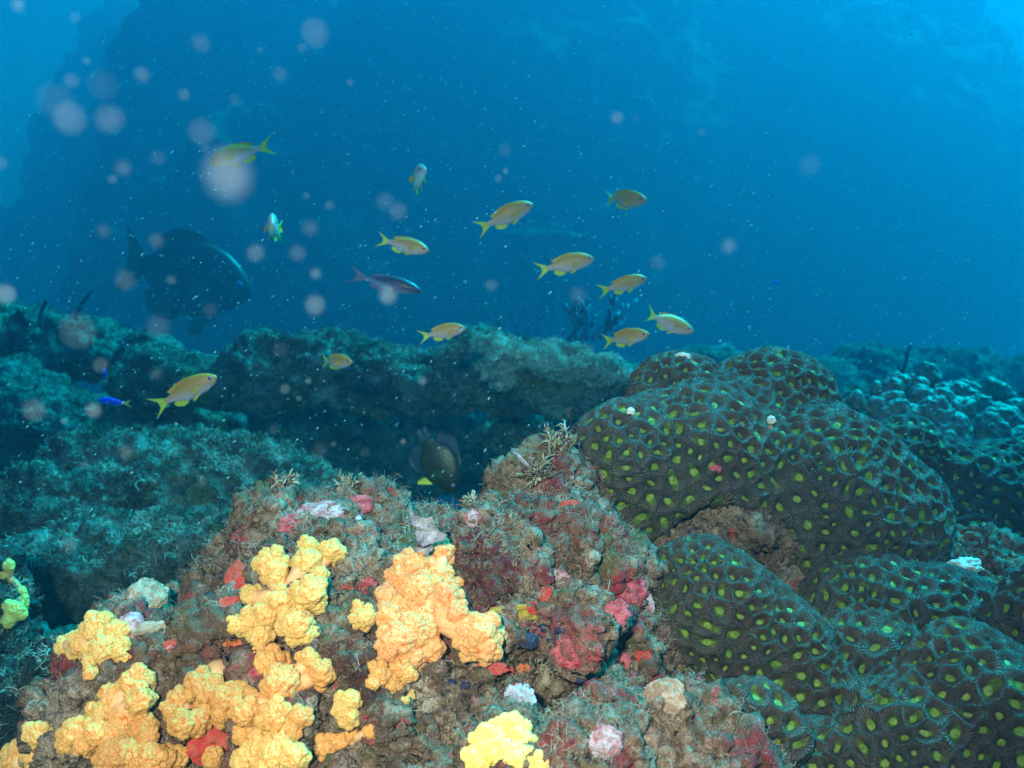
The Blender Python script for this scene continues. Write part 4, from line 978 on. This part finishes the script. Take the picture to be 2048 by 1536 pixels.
SP = [ # px, py, radius px, strength, label or None
 (630,65,28,1.0,'bright round pinkish plankton blob near the top, left of centre'),(139,236,32,1.1,'upper left plankton blob, the brightest and largest of the side by side pair'),(219,238,28,.9,'plankton blob beside the brightest one at upper left'),
 (404,264,27,.7,'round plankton blob just above the topmost fish'),(456,350,46,2.0,'large soft white plankton blob under the belly of the topmost fish'),(155,662,37,.8,'very large pale plankton blob over the left rock ridge'),
 (10,588,20,2.4,'bright white plankton blob cut by the left edge'),(630,610,20,1.8,'round bright plankton blob above the rock shelf, left of the dark purple fish'),(776,590,18,2.2,'pinkish plankton blob against the belly of the dark purple fish'),
 (68,820,22,1.2,'round plankton blob in the dark gap at the left edge'),(187,821,15,2.2,'small bright plankton blob left of the vivid blue damselfish'),(511,506,17,1.2,None),(595,506,17,.8,None),(631,547,12,1.6,None),(250,560,20,.7,None),
 (342,560,10,1.2,None),(316,652,22,.5,None),(796,422,18,.8,None),(770,402,16,.6,None),(983,570,13,1,None),(1234,235,13,1.6,None),(1272,235,8,1,None),(1403,264,9,1.1,None),(402,86,17,.6,None),(604,96,10,1.2,None),(559,148,14,.7,None),
 (284,149,13,1,None),(368,189,12,.9,None),(143,161,14,.9,None),(246,336,15,.8,None),(225,358,10,1.6,None),(316,316,15,.5,None),(410,296,9,1,None),(997,357,9,1.2,None),(1011,342,6,2,None),(659,411,10,1,None),(613,391,8,1,None),(620,456,16,.6,None),
 (313,481,13,.8,None),(207,462,12,.6,None),(201,730,15,1.1,None),(312,748,11,.7,None),(570,778,10,2.0,None),(598,797,6,2.2,None),(617,762,6,2.4,None),(845,762,9,1.9,None),(806,883,6,2.3,None),(253,905,13,1,None),(548,860,10,.6,None),(667,888,6,1.4,None),
 (128,842,7,2.4,None),(404,963,11,.8,None),(138,1090,16,.8,None),(168,930,8,1.4,None),(1156,590,15,.5,None),(1010,300,14,.4,None),(1180,700,10,.6,None),(1000,770,9,.7,None),(1135,820,8,.6,None),(640,900,14,.4,None),(730,905,10,.5,None),(1620,330,22,.5,'faint round plankton blob in the open water at upper right'),(1458,492,13,1.4,'oval pale plankton blob low in the open water on the right'),
 (1315,525,16,.5,None),(110,200,36,.35,None),(0,325,14,.9,None),(205,170,30,.3,None),(560,700,16,.35,None),(420,620,14,.4,None),(470,200,12,.4,None),(700,165,7,1,None),(520,100,7,.8,None),(173,122,8,1.6,None),(36,10,11,1.6,None),(150,35,12,.7,None)]
for i, (px, py, rp, st, lab) in enumerate(SP):
    g_ = random.Random(i*13+5); d = .09 if rp > 40 else g_.uniform(.16, .30) if rp > 10 else g_.uniform(.3, .5)
    o = bpy.data.objects.new('drifting_plankton', spmesh); COL.objects.link(o)
    r = rp*d/FPX; o.location = Vector(P(px, py, d)); o.scale = (r*g_.uniform(.9, 1.05), r, r*g_.uniform(.95, 1.1)); o.rotation_euler = [g_.uniform(0, 6) for _ in range(3)]
    o.color = (st, 1, 1, 1)
    tag(o, lab or 'small translucent plankton blob drifting in the blue water', 'plankton', 'translucent plankton blobs')
# tiny flecks nobody could count
g = np.random.default_rng(99); n = 12000; iv1, if1 = ICO[1]
px = g.uniform(-40, 2090, n); py = g.uniform(-40, 1050, n)**1.0; d = g.uniform(.7, 3.6, n)
rays = FW[None] + ((px-1024)/FPX)[:,None]*RT - ((py-768)/FPX)[:,None]*UP
cen = CAM + d[:,None]*rays
keep = np.ones(n, bool)
for i in range(n):
    h_ = bvh.ray_cast(Vector(CAM), Vector(rays[i]).normalized())
    if h_[0] is not None and h_[3] < d[i]*np.linalg.norm(rays[i])+.02: keep[i] = False
cen = cen[keep]; d = d[keep]; n = len(cen)
size = (.00017+.00046*g.random(n)**4)*d**.6*1.35
ax = np.array([.72, .1, .60]) + g.normal(size=(n, 3))*.12; ax /= np.linalg.norm(ax, axis=1, keepdims=True)
el = 1+2.2*g.random(n)
Vv = iv1[None]*size[:,None,None]; Vv = Vv + ((Vv*ax[:,None]).sum(2)*(el-1)[:,None])[:,:,None]*ax[:,None]; Vv = Vv+cen[:,None]
Ff = (if1[None]+(np.arange(n)*len(iv1))[:,None,None]).reshape(-1, 3)
tag(mk('marine_snow', Vv.reshape(-1, 3), Ff, M['snow'], None, True), 'countless tiny pale flecks drifting in the blue water', 'particles', None, 'stuff')

# ================================================================== the water itself
HX, HY0, HY1, HZ0, HZ1 = 26.0, -8.0, 40.0, -4.6, 8.6
bv = np.array([[x, y, z] for x in (-HX, HX) for y in (HY0, HY1) for z in (HZ0, HZ1)], float)
bq = np.array([[0,1,3,2],[4,6,7,5],[0,4,5,1],[2,3,7,6],[0,2,6,4],[1,5,7,3]])
m = bpy.data.materials.new('sea_water'); m.use_nodes = True; t = m.node_tree; t.nodes.clear()
o = t.nodes.new('ShaderNodeOutputMaterial'); pv = t.nodes.new('ShaderNodeVolumePrincipled')
pv.inputs['Color'].default_value = (0.010, 0.078, 0.136, 1); pv.inputs['Density'].default_value = 0.44
pv.inputs['Absorption Color'].default_value = (0.0, 0.815, 0.85, 1); pv.inputs['Anisotropy'].default_value = 0.68
t.links.new(pv.outputs[0], o.inputs['Volume'])
tag(mk('haze', bv, bq, m, None, False), 'blue sea water filling the whole view', 'water', None, 'stuff')
